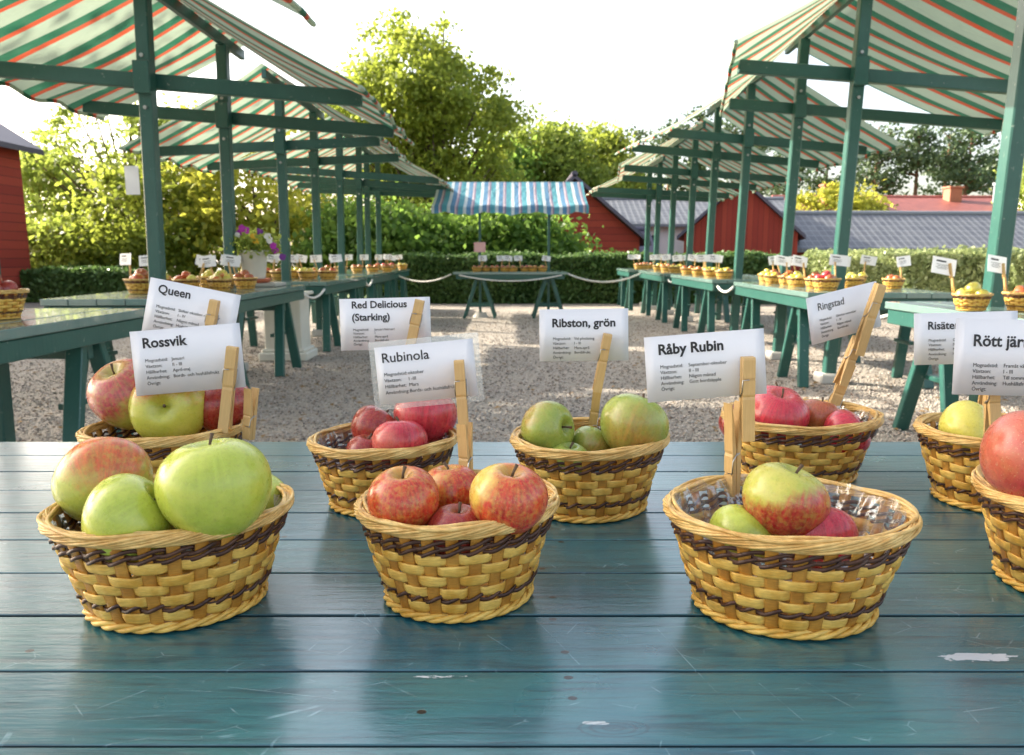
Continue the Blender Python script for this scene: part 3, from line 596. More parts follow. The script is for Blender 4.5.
# ------------------------------------------------------------------ market stalls
TOPZ = .80
def sag(u): return -.05 * math.sin(PI * u)
def stall(label, x, y, hl=1.4, hr_=1.4, beam_tilt=0., yaw=0., lean=0., ridge=3.02, eave=2.27, fold=0, posts=(-.75, .75), L=2.65, tw=1.16, tl=2.45, tdx=0., group='market stalls in two rows', paper=None, tz=TOPZ, zc=2.32, sk=(0, 0)):
    o = empty('market_stall', (x, y, 0), (0, 0, yaw)); tag(o, label, 'market stall', group)
    # table top: boards
    b = MB(); nb = 6; bw = tw / nb
    for k in range(nb): b.box((tdx - tw / 2 + bw * (k + .5), 0, tz - .0225 + rng.uniform(-.0015, .0015)), (bw - .005, tl + rng.uniform(-.006, .006), .045), None, .004)
    b.build('table_top', M['stall_top'], o)
    b = MB()
    for sx in (-1, 1): b.box((tdx + sx * (tw / 2 - .035), 0, tz - .095), (.035, tl - .03, .09), None, .004)
    for sy in (-1, 1): b.box((tdx, sy * (tl / 2 - .04), tz - .095), (tw - .11, .035, .09), None, .004)
    b.build('table_apron', M['green_paint'], o)
    for py in posts:
        for sx in (-1, 1):
            for sy in (-1, 1):
                b = MB(); xx = tdx + sx * (tw / 2 - .11) + sy * .0; b.bar((xx, py + sy * .05, tz - .05), (xx + sx * .04, py + sy * .29, .0), .05, .085, .005, (1, 0, 0)); b.build('leg', M['green_paint'], o)
            b = MB(); b.bar((tdx + sx * (tw / 2 - .155), py - .15, .36), (tdx + sx * (tw / 2 - .155), py + .15, .36), .03, .06, .004, (1, 0, 0)); b.build('leg_brace', M['green_paint'], o)
        b = MB(); b.bar((tdx - tw / 2 + .08, py, .62), (tdx + tw / 2 - .08, py, .62), .045, .08, .004); b.build('cross_brace', M['green_paint'], o)
        # post
        b = MB(); tx = math.sin(lean) * ridge; b.bar((0, py, .05), (tx, py, ridge - .09), .095, .095, .008, (0, 1, 0)); p = b.build('post', M['green_paint'], o)
        b = MB(); b.box((0, py, .04), (.2, .2, .09), None, .015); b.build('post_foot', M['concrete'], p)
        cx = math.sin(lean) * zc; b = MB(); tb = math.tan(beam_tilt)
        hl_ = hl + sk[0] + (sk[1] - sk[0]) * (py / L + .5); b.bar((cx - hl_, py + .085, zc + hl_ * tb), (cx + hr_, py + .085, zc - hr_ * tb), .07, .105, .006, (0, 0, 1)); cb = b.build('cross_beam', M['green_paint'], o)
        b = MB(); b.box((cx, py - .068, zc), (.115, .04, .22), None, .006); b.build('clamp_block', M['green_paint'], cb)
        b = MB()
        for dz in (-.2, .15): b.tube([(cx, py - .045, zc + dz), (cx, py - .06 if dz < -.15 else py - .06, zc + dz)], .014, 8)
        b.build('bolt', M['steel_bolt'], cb)
    tx = math.sin(lean) * ridge
    b = MB(); b.bar((tx, -L / 2 + .05, ridge - .05), (tx, L / 2 - .05, ridge - .05), .05, .09, .006); b.build('ridge_beam', M['green_paint'], o)
    # canopy
    tb = math.tan(beam_tilt); nu, nv = 14, 30
    exL, exR = hl + .1, hr_ + .1; V = []; F = []
    for j in range(nv + 1):
        yy = -L / 2 + L * j / nv
        for i in range(-nu, nu + 1):
            u = abs(i) / nu; ex = exR if i > 0 else exL + sk[0] + (sk[1] - sk[0]) * j / nv; sgn = 1 if i > 0 else -1
            xx = tx + (ex * u * sgn); ez = eave - (ex * tb * sgn if i else 0) - .0
            zz = ridge + (ez - ridge) * u - .05 * math.sin(PI * u) * (1 + .5 * math.sin(yy * 3.1 + 1.5 * u + (2 if i > 0 else 0))) + .012 * math.sin(yy * 11 + u * 5 + x) * u
            # small drop at the hem and sag between posts
            zz -= .03 * (1 - math.cos(2 * PI * (yy / L + .5))) * .5 * (1 - u) + (.035 * abs(math.sin(yy * 4.2 + x)) * (u ** 6))
            V.append((xx, yy, zz + .045))
    w = 2 * nu + 1
    for j in range(nv):
        for i in range(2 * nu): F.append((j * w + i, j * w + i + 1, (j + 1) * w + i + 1, (j + 1) * w + i))
    b = MB(); b.add(V, F); cp = b.build('canopy', M['awning'], o, True)
    b = MB()
    for i in (0, 2 * nu): b = MB(); b.tube([Vector(V[j * w + i]) + Vector((0, 0, -.012)) for j in range(nv + 1)], .016, 6); b.build('hem', M['awning'], cp)
    if paper:
        b = MB(); b.box((-.09, posts[0] - .052, 1.62), (.1, .004, .2)); b.build('notice_sheet', M['paper'], o, loc=(0, 0, 0))
    return o
side = ['first (nearest)', 'second', 'third', 'fourth', 'fifth']
LROW = [(-2.62, 3.10, dict(beam_tilt=R(4), lean=R(.8), zc=2.5, eave=2.42, ridge=3.2)), (-2.62, 6.45, dict(beam_tilt=R(4.5), lean=R(1.0), hl=1.3, hr_=1.5, paper=1)), (-2.62, 9.75, dict(beam_tilt=R(-2.6), lean=R(.3), hl=1.45, hr_=1.1)),
        (-2.66, 12.85, dict(beam_tilt=R(4), lean=R(.8), hr_=1.5)), (-2.7, 15.2, dict(beam_tilt=R(2), lean=R(.5), hr_=1.4, L=2.2, tl=1.9, posts=(-.6, .6), hl=1.3))]
LLAB = ['striped canopy market stall nearest on the left, cut by the left frame edge', 'striped canopy market stall with flower pot on its table, second on the left', 'left market stall directly behind the flower pot stall',
        'fourth stall of the left row, under a canopy rising at its left', 'farthest stall of the left row, beside the blue awning stall']
RROW = [(2.78, 3.75, dict(beam_tilt=R(4), lean=R(1.6), ridge=3.35, eave=2.62, zc=2.68, tdx=.2, L=3.0)), (2.78, 7.35, dict(beam_tilt=R(4.8), lean=R(1.7), hl=.98, hr_=2.05, L=2.75, sk=(.08, -.42), ridge=3.3, eave=2.54, zc=2.56, tdx=.2, yaw=R(-2.5))), (2.83, 10.55, dict(beam_tilt=R(5), lean=R(1.4), hl=1.0, hr_=1.5, L=2.75, sk=(-.12, .26), ridge=3.22, eave=2.46, zc=2.5, tdx=.15)),
        (2.88, 13.5, dict(beam_tilt=R(4), lean=R(1), hl=1.1, hr_=1.5, L=2.7, sk=(.08, -.25), tl=2.4, ridge=3.1, eave=2.36, zc=2.4, tdx=.1)), (2.85, 16.05, dict(beam_tilt=R(2.5), lean=R(.8), hl=1.2, hr_=1.4, L=2.0, tl=1.7, posts=(-.55, .55), zc=2.3, ridge=2.95))]
RLAB = ['market stall nearest on the right, its thick post cutting the right frame edge', 'large striped canopy stall second on the right, its table corner behind the Ringstad card', 'third stall of the right row with its canopy peaking left of the tall post',
        'fourth stall of the right row with crowded small baskets', 'farthest stall of the right row, against the hedge']
for (x, y, kw), lb in zip(LROW, LLAB): stall(lb, x, y, **kw)
for (x, y, kw), lb in zip(RROW, RLAB): stall(lb, x, y, **kw)

# far stall with the blue awning
def far_stall():
    x, y = .04, 13.6; o = empty('market_stall', (x, y, 0)); tag(o, 'small stall with blue striped awning in the middle at the back of the yard', 'market stall')
    b = MB()
    for k in range(6): b.box((-.07, -.35 + k * .13, TOPZ - .02), (1.95, .125, .04), None, .003)
    b.build('table_top', M['stall_top'], o)
    b = MB(); b.box((-.07, -.36, TOPZ - .08), (1.85, .03, .075)); b.build('table_apron', M['green_paint'], o)
    for px_ in (-.6, .6):
        for sy in (-.28, .24):
            for sx in (-1, 1): b = MB(); b.bar((px_ + sx * .03, sy, TOPZ - .05), (px_ + sx * .27, sy, 0), .05, .045, .004, (0, 1, 0)); b.build('leg', M['green_paint'], o)
            b = MB(); b.bar((px_ - .2, sy + .04, .22), (px_ + .2, sy + .04, .22), .03, .045, .003); b.build('leg_brace', M['green_paint'], o)
        b = MB(); b.bar((px_, .0, .05), (px_, .0, 2.1), .045, .045, .003); p = b.build('post', M['green_paint'], o)
        b = MB(); b.lathe([(0, .1), (.1, .09), (.14, .0), (0, 0)], 14, (px_, 0, 0)); b.build('post_foot', M['concrete'], p)
    V = []; F = []; nu, nv = 10, 24
    for j in range(nv + 1):
        for i in range(nu + 1):
            u = i / nu; V.append((-.07 + (j / nv - .5) * 2.55, -.85 + 1.2 * u, 1.86 + .50 * u + .02 * math.sin(j * .9) * (1 - u) - .05 * math.sin(PI * u)))
    w = nu + 1
    for j in range(nv):
        for i in range(nu): F.append((j * w + i, (j + 1) * w + i, (j + 1) * w + i + 1, j * w + i + 1))
    for j in range(nv):   # hanging valance
        a = len(V); V += [(V[j * w][0], V[j * w][1] - .01, V[j * w][2] - .11 - .015 * math.sin(j * 2.2)), (V[(j + 1) * w][0], V[(j + 1) * w][1] - .01, V[(j + 1) * w][2] - .11 - .015 * math.sin((j + 1) * 2.2))]; F.append((j * w, a, a + 1, (j + 1) * w))
    # stripes follow local y in the material, so turn the canopy a quarter
    V = [(y_, -x_, z_) for x_, y_, z_ in V]
    b = MB(); b.add(V, F); b.build('canopy', M['blue_awning'], o, True, rot=(0, 0, R(90)))
    b = MB(); b.bar((-1.3, .35, 2.33), (1.2, .35, 2.33), .04, .05); b.bar((-1.3, -.82, 1.82), (1.2, -.82, 1.82), .035, .04); b.build('canopy_rail', M['green_paint'], o)
    b = MB()
    for px_ in (-.6, .6): b.bar((px_, 0, 2.04), (px_, .35, 2.3), .035, .04); b.bar((px_, 0, 2.04), (px_, -.82, 1.84), .035, .04)
    b.build('canopy_strut', M['green_paint'], o)
    b = MB(); b.box((-.6, -.035, 1.22), (.2, .01, .17), None, .004); sg = b.build('small_sign', simple('pink_sign', (.72, .42, .42), .5, .05), o)
    return o
far_stall()

# ropes hung between the stalls
def rope(label, a, e, dip=.16, r_=.014):
    a = Vector(a); e = Vector(e); P = []
    for i in range(17): t_ = i / 16; p = a.lerp(e, t_); p.z -= dip * 4 * t_ * (1 - t_); P.append(p)
    b = MB(); b.tube(P, r_, 8); tag(b.build('rope', M['rope'], None, True), label, 'rope', 'white ropes linking the stalls')
rope('white rope from the left row to the blue awning stall', (-2.05, 14.0, .72), (-1.05, 13.4, .76), .12)
rope('white rope under the edge of the blue awning stall table', (-.9, 13.2, .75), (.85, 13.2, .75), .1, .012)
rope('white rope from the blue awning stall to the right row', (.95, 13.4, .77), (2.46, 14.6, .76), .16, .016)
rope('white rope between the first and second left stalls', (-2.07, 4.3, .72), (-2.07, 5.25, .72), .07, .012)
rope('white rope between the second and third left stalls', (-2.07, 7.65, .72), (-2.07, 8.55, .72), .07, .012)
rope('white rope between the third and fourth left stalls', (-2.07, 10.95, .72), (-2.1, 11.65, .72), .07, .014)
rope('white rope looping between the first and second right stalls', (2.45, 4.95, .72), (2.45, 6.15, .72), .07, .011)
rope('white rope between the second and third right stalls', (2.44, 8.55, .74), (2.48, 9.4, .74), .07, .014)
rope('white rope between the third and fourth right stalls', (2.48, 11.8, .74), (2.48, 12.45, .74), .07, .015)

# plinth and flower pot
def plinth():
    o = empty('white_plinth', (-2.38, 8.15, 0)); tag(o, 'white wooden plinth with moulded base standing behind the flower pot table', 'plinth')
    b = MB(); b.box((0, 0, .42), (.46, .42, .68), None, .01)
    b.build('body', M['white_paint'], o)
    b = MB(); b.box((0, 0, .05), (.60, .56, .10), None, .015); b.box((0, 0, .115), (.54, .50, .05), None, .018); b.build('base_moulding', M['white_paint'], o)
    b = MB(); b.box((0, 0, .77), (.56, .52, .04), None, .01); b.build('top_slab', M['white_paint'], o)
    b = MB()
    for sx in (-1, 1): b = MB(); b.box((sx * .09, -.213, .42), (.13, .006, .5), None, .002); b.build('panel', M['white_paint'], o)
    o.scale = (.84, .84, .9)
plinth()
def flowerpot():
    x, y, z = -2.42, 7.3, TOPZ + .003; o = empty('flower_pot', (x, y, z)); tag(o, 'white flower pot of purple, yellow and white pansies on the left stall table', 'flower pot')
    b = MB(); b.lathe([(0, .02), (.095, .02), (.10, .06), (.125, .27), (.138, .275), (.138, .30), (.122, .30), (.11, .26), (0, .26)], 24); b.build('pot', M['white_paint'], o, True)
    b = MB(); b.lathe([(0, 0), (.13, 0), (.155, .04), (.148, .04), (.125, .018), (0, .018)], 24); b.build('saucer', M['terracotta'], o, True)
    P = nrg.normal(size=(700, 3)) * np.array([.1, .1, .055]) + np.array([0, 0, .36]); V, F = leaves(P, .055); obj('leaves', np_mesh('leaves', V, F, M['leaf_light']), o)
    for col, pts in (((.42, .02, .40), [(-.06, -.1, .50), (-.09, -.08, .46), (-.02, -.1, .48), (.22, -.1, .34), (.23, -.08, .30)]), ((.75, .45, .03), [(.05, -.12, .42), (.07, -.12, .38)]), ((.75, .74, .78), [(.17, -.1, .43), (.19, -.1, .39), (-.11, -.1, .43)]), ((.18, .03, .28), [(.29, -.06, .24), (.1, -.1, .47)])):
        m_ = simple('petals', col, .6, .2)
        for q in pts:
            b = MB()
            for k in range(5):
                a = 2 * PI * k / 5 + rng.random(); c_ = Vector(q) + Vector((math.cos(a) * .017, 0, math.sin(a) * .017)); b.lathe([(0, .004), (.012, .002), (.018, -.002), (0, -.004)], 8, (0, 0, 0))
                n0 = len(b.v) - 32
                for i in range(n0, len(b.v)): vx = b.v[i]; b.v[i] = (c_.x + vx[0], c_.y + vx[2], c_.z + vx[1])
            b.build('flower', m_, o)
    st = MB(); st.box((0, 0, 0), (.44, .34, .03), None, .004); tag(st.build('stone_slab', M['stone'], None, loc=(x + .02, y + .02, TOPZ + .0185)), 'flat stone slab under the flower pot', 'slab')
    o.location.z = TOPZ + .036
flowerpot()

# ------------------------------------------------------------------ front table
def front_table():
    o = empty('trestle_table', (0, 0, 0)); tag(o, 'worn blue-green plank table in the foreground carrying the large baskets', 'table')
    b = MB(); pw = .0868
    k = 0; y0 = .0868
    while y0 + pw * (k + 1) < 1.26 + .02:
        b.box((.1, y0 + pw * (k + .5), .785 + rng.uniform(-.0004, .0004)), (3.6, pw - .0026, .03), None, .0008); k += 1
    b.build('table_top', M['table'], o)
    b = MB(); b.box((.1, 1.18, .72), (3.4, .035, .09)); b.build('table_apron', M['green_paint'], o)
    for sx in (-1.4, 1.6):
        for sy in (.2, 1.1): b = MB(); b.bar((sx, sy, .76), (sx + .03, sy + (.1 if sy > .6 else -.1), 0), .05, .09); b.build('leg', M['green_paint'], o)
front_table()

# ------------------------------------------------------------------ baskets
def basket_meshes(w, d, h, N=24, hi=True, dark=True, seed=0, bands=(1, 6)):
    rs = random.Random(seed); ax, ay = w / 2 - .0065, d / 2 - .0065
    per = 8 if hi else 4; S = N * per
    def rad(t_): return .70 + .30 * (t_ ** .9)       # scale of ellipse at height t
    def pt(th, z, off): k = rad(max(0, min(1, z / h))); return Vector((math.cos(th) * (ax * k + off), math.sin(th) * (ay * k + off), z))
    amp = .0021 if hi else .003; out = {}
    rows = 8; zs = []; H0, H1 = .010, h - .012; z = H0
    hts = []
    for r_ in range(rows): hts.append(.54 if (r_ in bands and dark) else (.7 if r_ == rows - 1 else 1.05))
    tot = sum(hts) + .0; y_ = H0
    pale, dk, stk, rim = MB(), MB(), MB(), MB()
    for r_ in range(rows):
        hh = (H1 - H0) * hts[r_] / tot; zc = y_ + hh / 2; y_ += hh
        if hts[r_] < 1:
            for q in (0, 1):
                P = []; RR = []
                for i in range(S):
                    th = 2 * PI * i / S; ph = N / 2 * th + PI * q
                    P.append(pt(th, zc + .0029 * math.sin(ph) + .0008 * math.sin(3 * th + r_), amp * 1.3 * math.cos(ph) + .0008))
                # flat double strand
                n_ = 6; vs_ = []; fs = []
                for i, p in enumerate(P):
                    th = 2 * PI * i / S; nr = Vector((math.cos(th), math.sin(th), 0))
                    for kk in range(n_): a = 2 * PI * kk / n_; vs_.append(p + nr * math.cos(a) * .0008 + Vector((0, 0, math.sin(a) * .0019)))
                for i in range(S):
                    j = (i + 1) % S
                    for kk in range(n_): fs.append((i * n_ + kk, j * n_ + kk, j * n_ + (kk + 1) % n_, i * n_ + (kk + 1) % n_))
                dk.add(vs_, fs)
            continue
        nsec = 7 if hi else 4; vs_ = []; fs = []; ph0 = PI * r_; tl_ = rs.uniform(-.0012, .0012); tp = rs.uniform(0, 6)
        for i in range(S):
            th = 2 * PI * i / S; c_ = math.cos(N / 2 * th + ph0); k = (math.tanh(2.4 * (c_ + .38)) + .0) * 1.0
            jt = rs.uniform(-.0002, .0002); hw = hh * (.45 + .03 * abs(c_)) * (1 + .10 * math.sin(i * .31 + r_ * 2 + tp) * math.sin(i * .113 + tp))
            seg = math.sin(int(i / (2 * per)) * 12.9898 + r_ * 3.1) * .0009
            for q in range(nsec):
                u = q / (nsec - 1) * 2 - 1
                vs_.append(pt(th, zc + u * hw + tl_ * math.sin(th + tp) + seg, amp * k * (1 + .25 * math.sin(i * .17 + r_)) + .0007 * (1 - u * u) + jt + .0006))
            for q in range(2): u = 1 - 2 * q; vs_.append(pt(th, zc + u * hw * .98 + tl_ * math.sin(th + tp) + seg, amp * k - .0008))
        m_ = nsec + 2
        for i in range(S):
            j = (i + 1) % S
            for q in range(m_): q2 = (q + 1) % m_; fs.append((i * m_ + q, j * m_ + q, j * m_ + q2, i * m_ + q2))
        pale.add(vs_, fs)
    # stakes
    ph = 2 * PI / N
    for k in range(N):
        th0 = ph * k; hwid = .0050 if hi else .005; V_ = []; F_ = []; nz = 9
        for iz in range(nz + 1):
            zz = .002 + (h - .006) * iz / nz; kk = rad(zz / h); rr = math.hypot(ax * kk * math.cos(th0), ay * kk * math.sin(th0))
            tg = Vector((-ax * math.sin(th0), ay * math.cos(th0), 0)).normalized(); nr = Vector((tg.y, -tg.x, 0)); c_ = pt(th0, zz, .0004)
            for sgn, of in ((-1, .0005), (-.5, .0009), (.5, .0009), (1, .0005), (1, -.0006), (-1, -.0006)): V_.append(c_ + tg * sgn * hwid + nr * of)
        for iz in range(nz):
            for q in range(6): F_.append((iz * 6 + q, iz * 6 + (q + 1) % 6, (iz + 1) * 6 + (q + 1) % 6, (iz + 1) * 6 + q))
        stk.add(V_, F_)
    # base disc (two rings + radial strips)
    vs_ = [(0, 0, .004)]; n_ = 48
    for i in range(n_): p = pt(2 * PI * i / n_, .004, -.001); vs_.append(p)
    stk.add(vs_, [(0, 1 + i, 1 + (i + 1) % n_) for i in range(n_)])
    out['stk'] = stk; out['pale'] = pale; out['dk'] = dk
    # rim: twisted bundle
    nst = 12 if hi else 4; SS = 220 if hi else 60; tw_ = 4
    for q in range(nst):
        P = []
        for i in range(SS):
            th = 2 * PI * i / SS; a = tw_ * th + 2 * PI * q / nst; rr = .0034 + .0006 * math.sin(5 * th + q * 2)
            p = pt(th, h, 0); nr = Vector((math.cos(th), math.sin(th), 0)); p = p + nr * (math.cos(a) * rr + .001); p.z = h - .003 + math.sin(a) * rr * 1.15; P.append(p)
        rim.tube(P, .0013 if hi else .003, 6 if hi else 4, closed=True)
    if hi:   # a couple of loose long canes lying on the rim
        for q in range(2):
            P = [pt(2 * PI * i / SS, h, .0045 * math.cos(3 * 2 * PI * i / SS + q * 2)) + Vector((0, 0, .0015 + .0008 * math.sin(7 * 2 * PI * i / SS + q))) for i in range(SS)]
            rim.tube(P, .0017, 6, closed=True)
    base = MB(); SSb = 120 if hi else 40
    for q in range(3):
        P = []
        for i in range(SSb):
            th = 2 * PI * i / SSb; a = 9 * th + 2 * PI * q / 3; P.append(pt(th, .0045, .0022) + Vector((math.cos(th) * math.cos(a) * .0024, math.sin(th) * math.cos(a) * .0024, math.sin(a) * .0022)))
        base.tube(P, .0022, 6 if hi else 4, closed=True)
    return dict(woven_side=(pale, 'weave'), stakes=(stk, 'stake'), dark_weave=(dk, 'dark_cane'), rim=(rim, 'rim'), base_ring=(base, 'weave'))
def near_basket(label, x, y, w, ratio, h, seed, rz=0., bands=(1, 6), tilt=0.):
    o = empty('wicker_basket', (x, y, .8005), (0, tilt, rz)); tag(o, label, 'basket', 'large wicker baskets on the front table')
    for nm, (mb, mt) in basket_meshes(w, w * ratio, h, 28 if w > .195 else 26, True, True, seed, bands).items():
        mb.build(nm, M[mt], o, True)
    return o
near = {
 'b1': ('wicker basket with three green apples, front left of the table', -.292, .636, .204, .86, .088, 1, .15, (1, 6)),
 'b2': ('small wicker basket of red-and-yellow apples under the Rubinola card', -.047, .65, .183, .90, .088, 2, .4, (1, 6)),
 'b3': ('wicker basket with one half-green half-red apple and plastic lining, front right', .234, .628, .212, .86, .088, 3, .05, (1, 6)),
 'b4': ('wicker basket with a large dusky pink apple, cut by the right frame edge', .525, .675, .21, .88, .09, 4, .7, (1, 6)),
 'b5': ('wicker basket half hidden behind the green apples, under the Rossvik card', -.438, .95, .200, .88, .085, 5, .3, (1, 6)),
 'b6': ('wicker basket of red apples behind the Rubinola card', -.155, .905, .182, .90, .082, 6, .2, (1, 6)),
 'b7': ('wicker basket with olive green apples under the Ribston card', .0926, .893, .20, .88, .087, 7, .6, (1, 6)),
 'b8': ('wicker basket of bright pink-red apples under the Ringstad card', .394, 1.03, .228, .86, .085, 8, .5, (1, 6)),
 'b9': ('wicker basket with a yellow apple below the Risäter card', .598, .915, .205, .88, .09, 9, .1, (1, 6))}
for k, v in near.items():
    near_basket(*v)

# ------------------------------------------------------------------ apples
def apple_mesh(name, r_=1., hs=.88, seg=40, rings=26, lob=.02, mat=None, seed=0):
    rs = random.Random(seed); V = []; F = []; sk = rs.uniform(-.04, .04); lp = rs.uniform(0, 6)
    for i in range(rings + 1):
        u = PI * i / rings; 
        for k in range(seg):
            th = 2 * PI * k / seg; rr = math.sin(u) ** .9 * (1 + .09 * math.cos(u)) if 0 < i < rings else 0
            z_ = math.cos(u) * hs
            z_ -= .30 * math.exp(-(rr / .22) ** 2) * (1 if u < PI / 2 else 0); z_ += .16 * math.exp(-(rr / .18) ** 2) * (1 if u > PI / 2 else 0)
            lb = 1 + lob * math.cos(5 * th + lp) * (.4 + .6 * (u / PI)) + .015 * math.cos(2 * th + lp)
            V.append((rr * lb * math.cos(th) * r_ + sk * z_ * r_, rr * lb * math.sin(th) * r_, z_ * r_ + .03 * r_ * math.cos(th + lp) * rr))
    for i in range(rings):
        for k in range(seg): F.append((i * seg + k, (i + 1) * seg + k, (i + 1) * seg + (k + 1) % seg, i * seg + (k + 1) % seg))
    b = MB(); b.add(V, F); return b.mesh(name, mat, True)
def apple(label, kind, x, y, z, dia, rot=(0, 0, 0), hs=.88, group=None, seed=0, lob=.02):
    r_ = dia / 2; me = apple_mesh('apple', r_, hs, mat=A[kind], seed=seed, lob=lob); o = obj('apple', me, None, (x, y, z), rot); tag(o, label, 'apple', group)
    b = MB(); s0 = hs * r_ - .27 * r_; b.tube([(0, 0, s0 - .001), (.001, 0, s0 + .18 * r_), (.004, .002, s0 + .36 * r_)], [.0013, .0011, .0017], 7); b.build('stem', M['stem'], o, True)
    b = MB(); z0 = -(hs - .17) * r_
    for k in range(5):
        a = 2 * PI * k / 5; c_, s_ = math.cos(a), math.sin(a); q = .11 * r_
        b.add([(c_ * q * .4 - s_ * q * .4, s_ * q * .4 + c_ * q * .4, z0), (c_ * q * .4 + s_ * q * .4, s_ * q * .4 - c_ * q * .4, z0), (c_ * q * .9, s_ * q * .9, z0 - q * .9), (c_ * q * .3, s_ * q * .3, z0 - q * .25)], [(0, 1, 2), (1, 3, 2), (3, 0, 2), (0, 3, 1)])
    b.build('calyx', M['stem'], o)
    return o
near_apples = [
 ('large smooth bright green apple, right front of the left basket', 'green', -.2395, .6, .913, .0885, (R(-8), R(-4), .5), .92, 1),
 ('green apple with orange-red blush, at the back left of its basket', 'green_blush', -.3553, .648, .9040, .0780, (R(-62), R(-40), .1), .86, 2),
 ('plain green apple lying low in front with its stem turned right', 'green', -.3067, .590, .8895, .0745, (R(-20), R(48), -.2), .86, 3),
 ('green apple mostly hidden behind the large bright green apple', 'green', -.238, .685, .874, .060, (R(20), R(10), .5), .88, 4),
 ('red-and-yellow apple at the left of the small front basket', 'red_yellow', -.0897, .615, .898, .0600, (R(8), R(-6), .5), .9, 5),
 ('red-and-yellow apple between two larger ones at the back', 'red_yellow', -.0545, .668, .888, .0560, (R(-5), R(5), 2.), .9, 6),
 ('yellow apple with a red right cheek at the right of the small basket', 'yellow_red', -.0033, .61, .9005, .0640, (R(14), R(4), .3), .9, 7),
 ('small red apple showing its top below the other apples of its basket', 'deep_red', -.045, .605, .873, .052, (R(5), 0, 1.), .9, 8),
 ('apple half green half red lying tilted on top in the front right basket', 'half_red', .2314, .63, .892, .0720, (R(4), R(16), .0), .88, 9),
 ('bright pink apple lying low at the right of the tilted apple', 'pink', .2615, .622, .862, .0600, (R(-30), R(20), .7), .86, 10),
 ('yellow-green apple lying low at the left of the tilted apple', 'green', .1965, .632, .8615, .0560, (R(20), R(-20), 2.2), .88, 11),
 ('large dusky pink apple cut by the right frame edge', 'pink_big', .4580, .66, .922, .0820, (R(12), R(25), .4), .98, 12),
 ('tall rosy apple behind the Rossvik card at left', 'red_side', -.4980, .985, .9190, .0920, (R(20), R(-25), .4), .98, 13),
 ('yellow-green apple showing its calyx below the Rossvik card', 'ygreen', -.4350, .963, .9080, .0960, (R(78), R(12), .1), .78, 14),
 ('deep red apple behind the Rossvik peg', 'deep_red', -.380, .990, .905, .0760, (R(10), 0, .9), .9, 15),
 ('large red apple just below the Rubinola card', 'pink', -.1085, .94, .900, .0780, (R(8), R(6), 1.9), .88, 16),
 ('red apple tilted with its stem hollow facing the yard in the red basket', 'deep_red', -.1700, .925, .888, .0600, (R(30), R(32), 1.4), .88, 17),
 ('rosy red apple with pale top in front of the red basket', 'pink', -.1310, .875, .882, .0640, (R(6), R(6), 2.4), .88, 18),
 ('small red apple peeping over the left rim of the red basket', 'deep_red', -.1720, .885, .868, .048, (R(5), R(8), .4), .88, 19),
 ('olive green apple with its dark calyx facing right, left in basket', 'olive', .0414, .89, .896, .0670, (R(60), R(62), .5), .88, 20),
 ('large speckled yellow-green apple at the right in its basket', 'olive', .1430, .885, .900, .0800, (R(20), R(15), 1.5), .92, 21),
 ('small green apple low between two olive green apples', 'olive', .0950, .905, .872, .050, (R(40), R(10), 2.), .88, 22),
 ('olive apple barely showing over the rim of the Ribston basket', 'olive', .0640, .862, .863, .050, (R(10), R(5), .2), .88, 23),
 ('bright pink-red apple, biggest in the basket under the Ringstad card', 'pink', .3560, 1.01, .886, .0800, (R(12), R(-10), .9), .88, 24),
 ('dark pink apple behind the biggest apple of its basket', 'pink', .3760, 1.075, .886, .0700, (R(10), R(6), 2.), .88, 25),
 ('orange-brown russet apple right of the pink-red apples', 'russet', .4199, 1.035, .878, .0600, (R(10), R(10), 1.), .86, 26),
 ('pink-red apple lying low by the Ringstad peg', 'pink', .4420, .995, .866, .0640, (R(30), R(30), .5), .84, 27),
 ('dark red apple at the left rim of the pink-red basket', 'deep_red', .3160, 1.04, .868, .058, (R(10), R(-10), .5), .88, 28),
 ('yellow apple lying on its side below the Rött card', 'yellow', .5560, .915, .887, .0740, (R(50), R(30), .3), .84, 29)]
for a_ in near_apples: apple(a_[0], a_[1], a_[2], a_[3], a_[4], a_[5], a_[6], a_[7], seed=a_[8], group='apples in the front baskets')

# ------------------------------------------------------------------ plastic linings
def liner(label, x, y, w, ratio, h, seed, arc=(0, 2 * PI), up=.004):
    rs = np.random.default_rng(seed); n1, n2 = 90, 16; V = []; F = []
    ph = rs.uniform(0, 6, 8)
    for i in range(n1 + 1):
        th = arc[0] + (arc[1] - arc[0]) * i / n1
        for j in range(n2 + 1):
            t_ = j / n2; k = .68 + .26 * t_; z_ = .010 + (h - .010 + up) * t_
            fold = .0035 * (math.sin(17 * th + ph[0] + 4 * t_) + .7 * math.sin(29 * th + ph[1] - 6 * t_) + .5 * math.sin(43 * th + 9 * t_)) * (.35 + .65 * t_)
            r1 = w / 2 * k - .006 - abs(fold); V.append((math.cos(th) * r1, math.sin(th) * (r1 * ratio), z_ + (.003 * math.sin(11 * th + ph[2]) + .002 * math.sin(23 * th)) * t_))
    m_ = n2 + 1
    for i in range(n1):
        for j in range(n2): F.append((i * m_ + j, (i + 1) * m_ + j, (i + 1) * m_ + j + 1, i * m_ + j + 1))
    b = MB(); b.add(V, F); tag(b.build('plastic_lining', M['cellophane'], None, True, loc=(x, y, .8005)), label, 'plastic bag', 'clear plastic linings in baskets')
liner('crinkled clear plastic lining in the front right basket', .234, .628, .217, .86, .088, 1, (-.3, 3.5), .002)
liner('crinkled clear plastic lining in the green apple basket', -.295, .636, .214, .86, .088, 2, (-.3, 3.5), -.004)
liner('crinkled clear plastic lining in the red apple basket behind Rubinola', -.155, .905, .182, .9, .082, 3, (-.3, 3.5), .0)
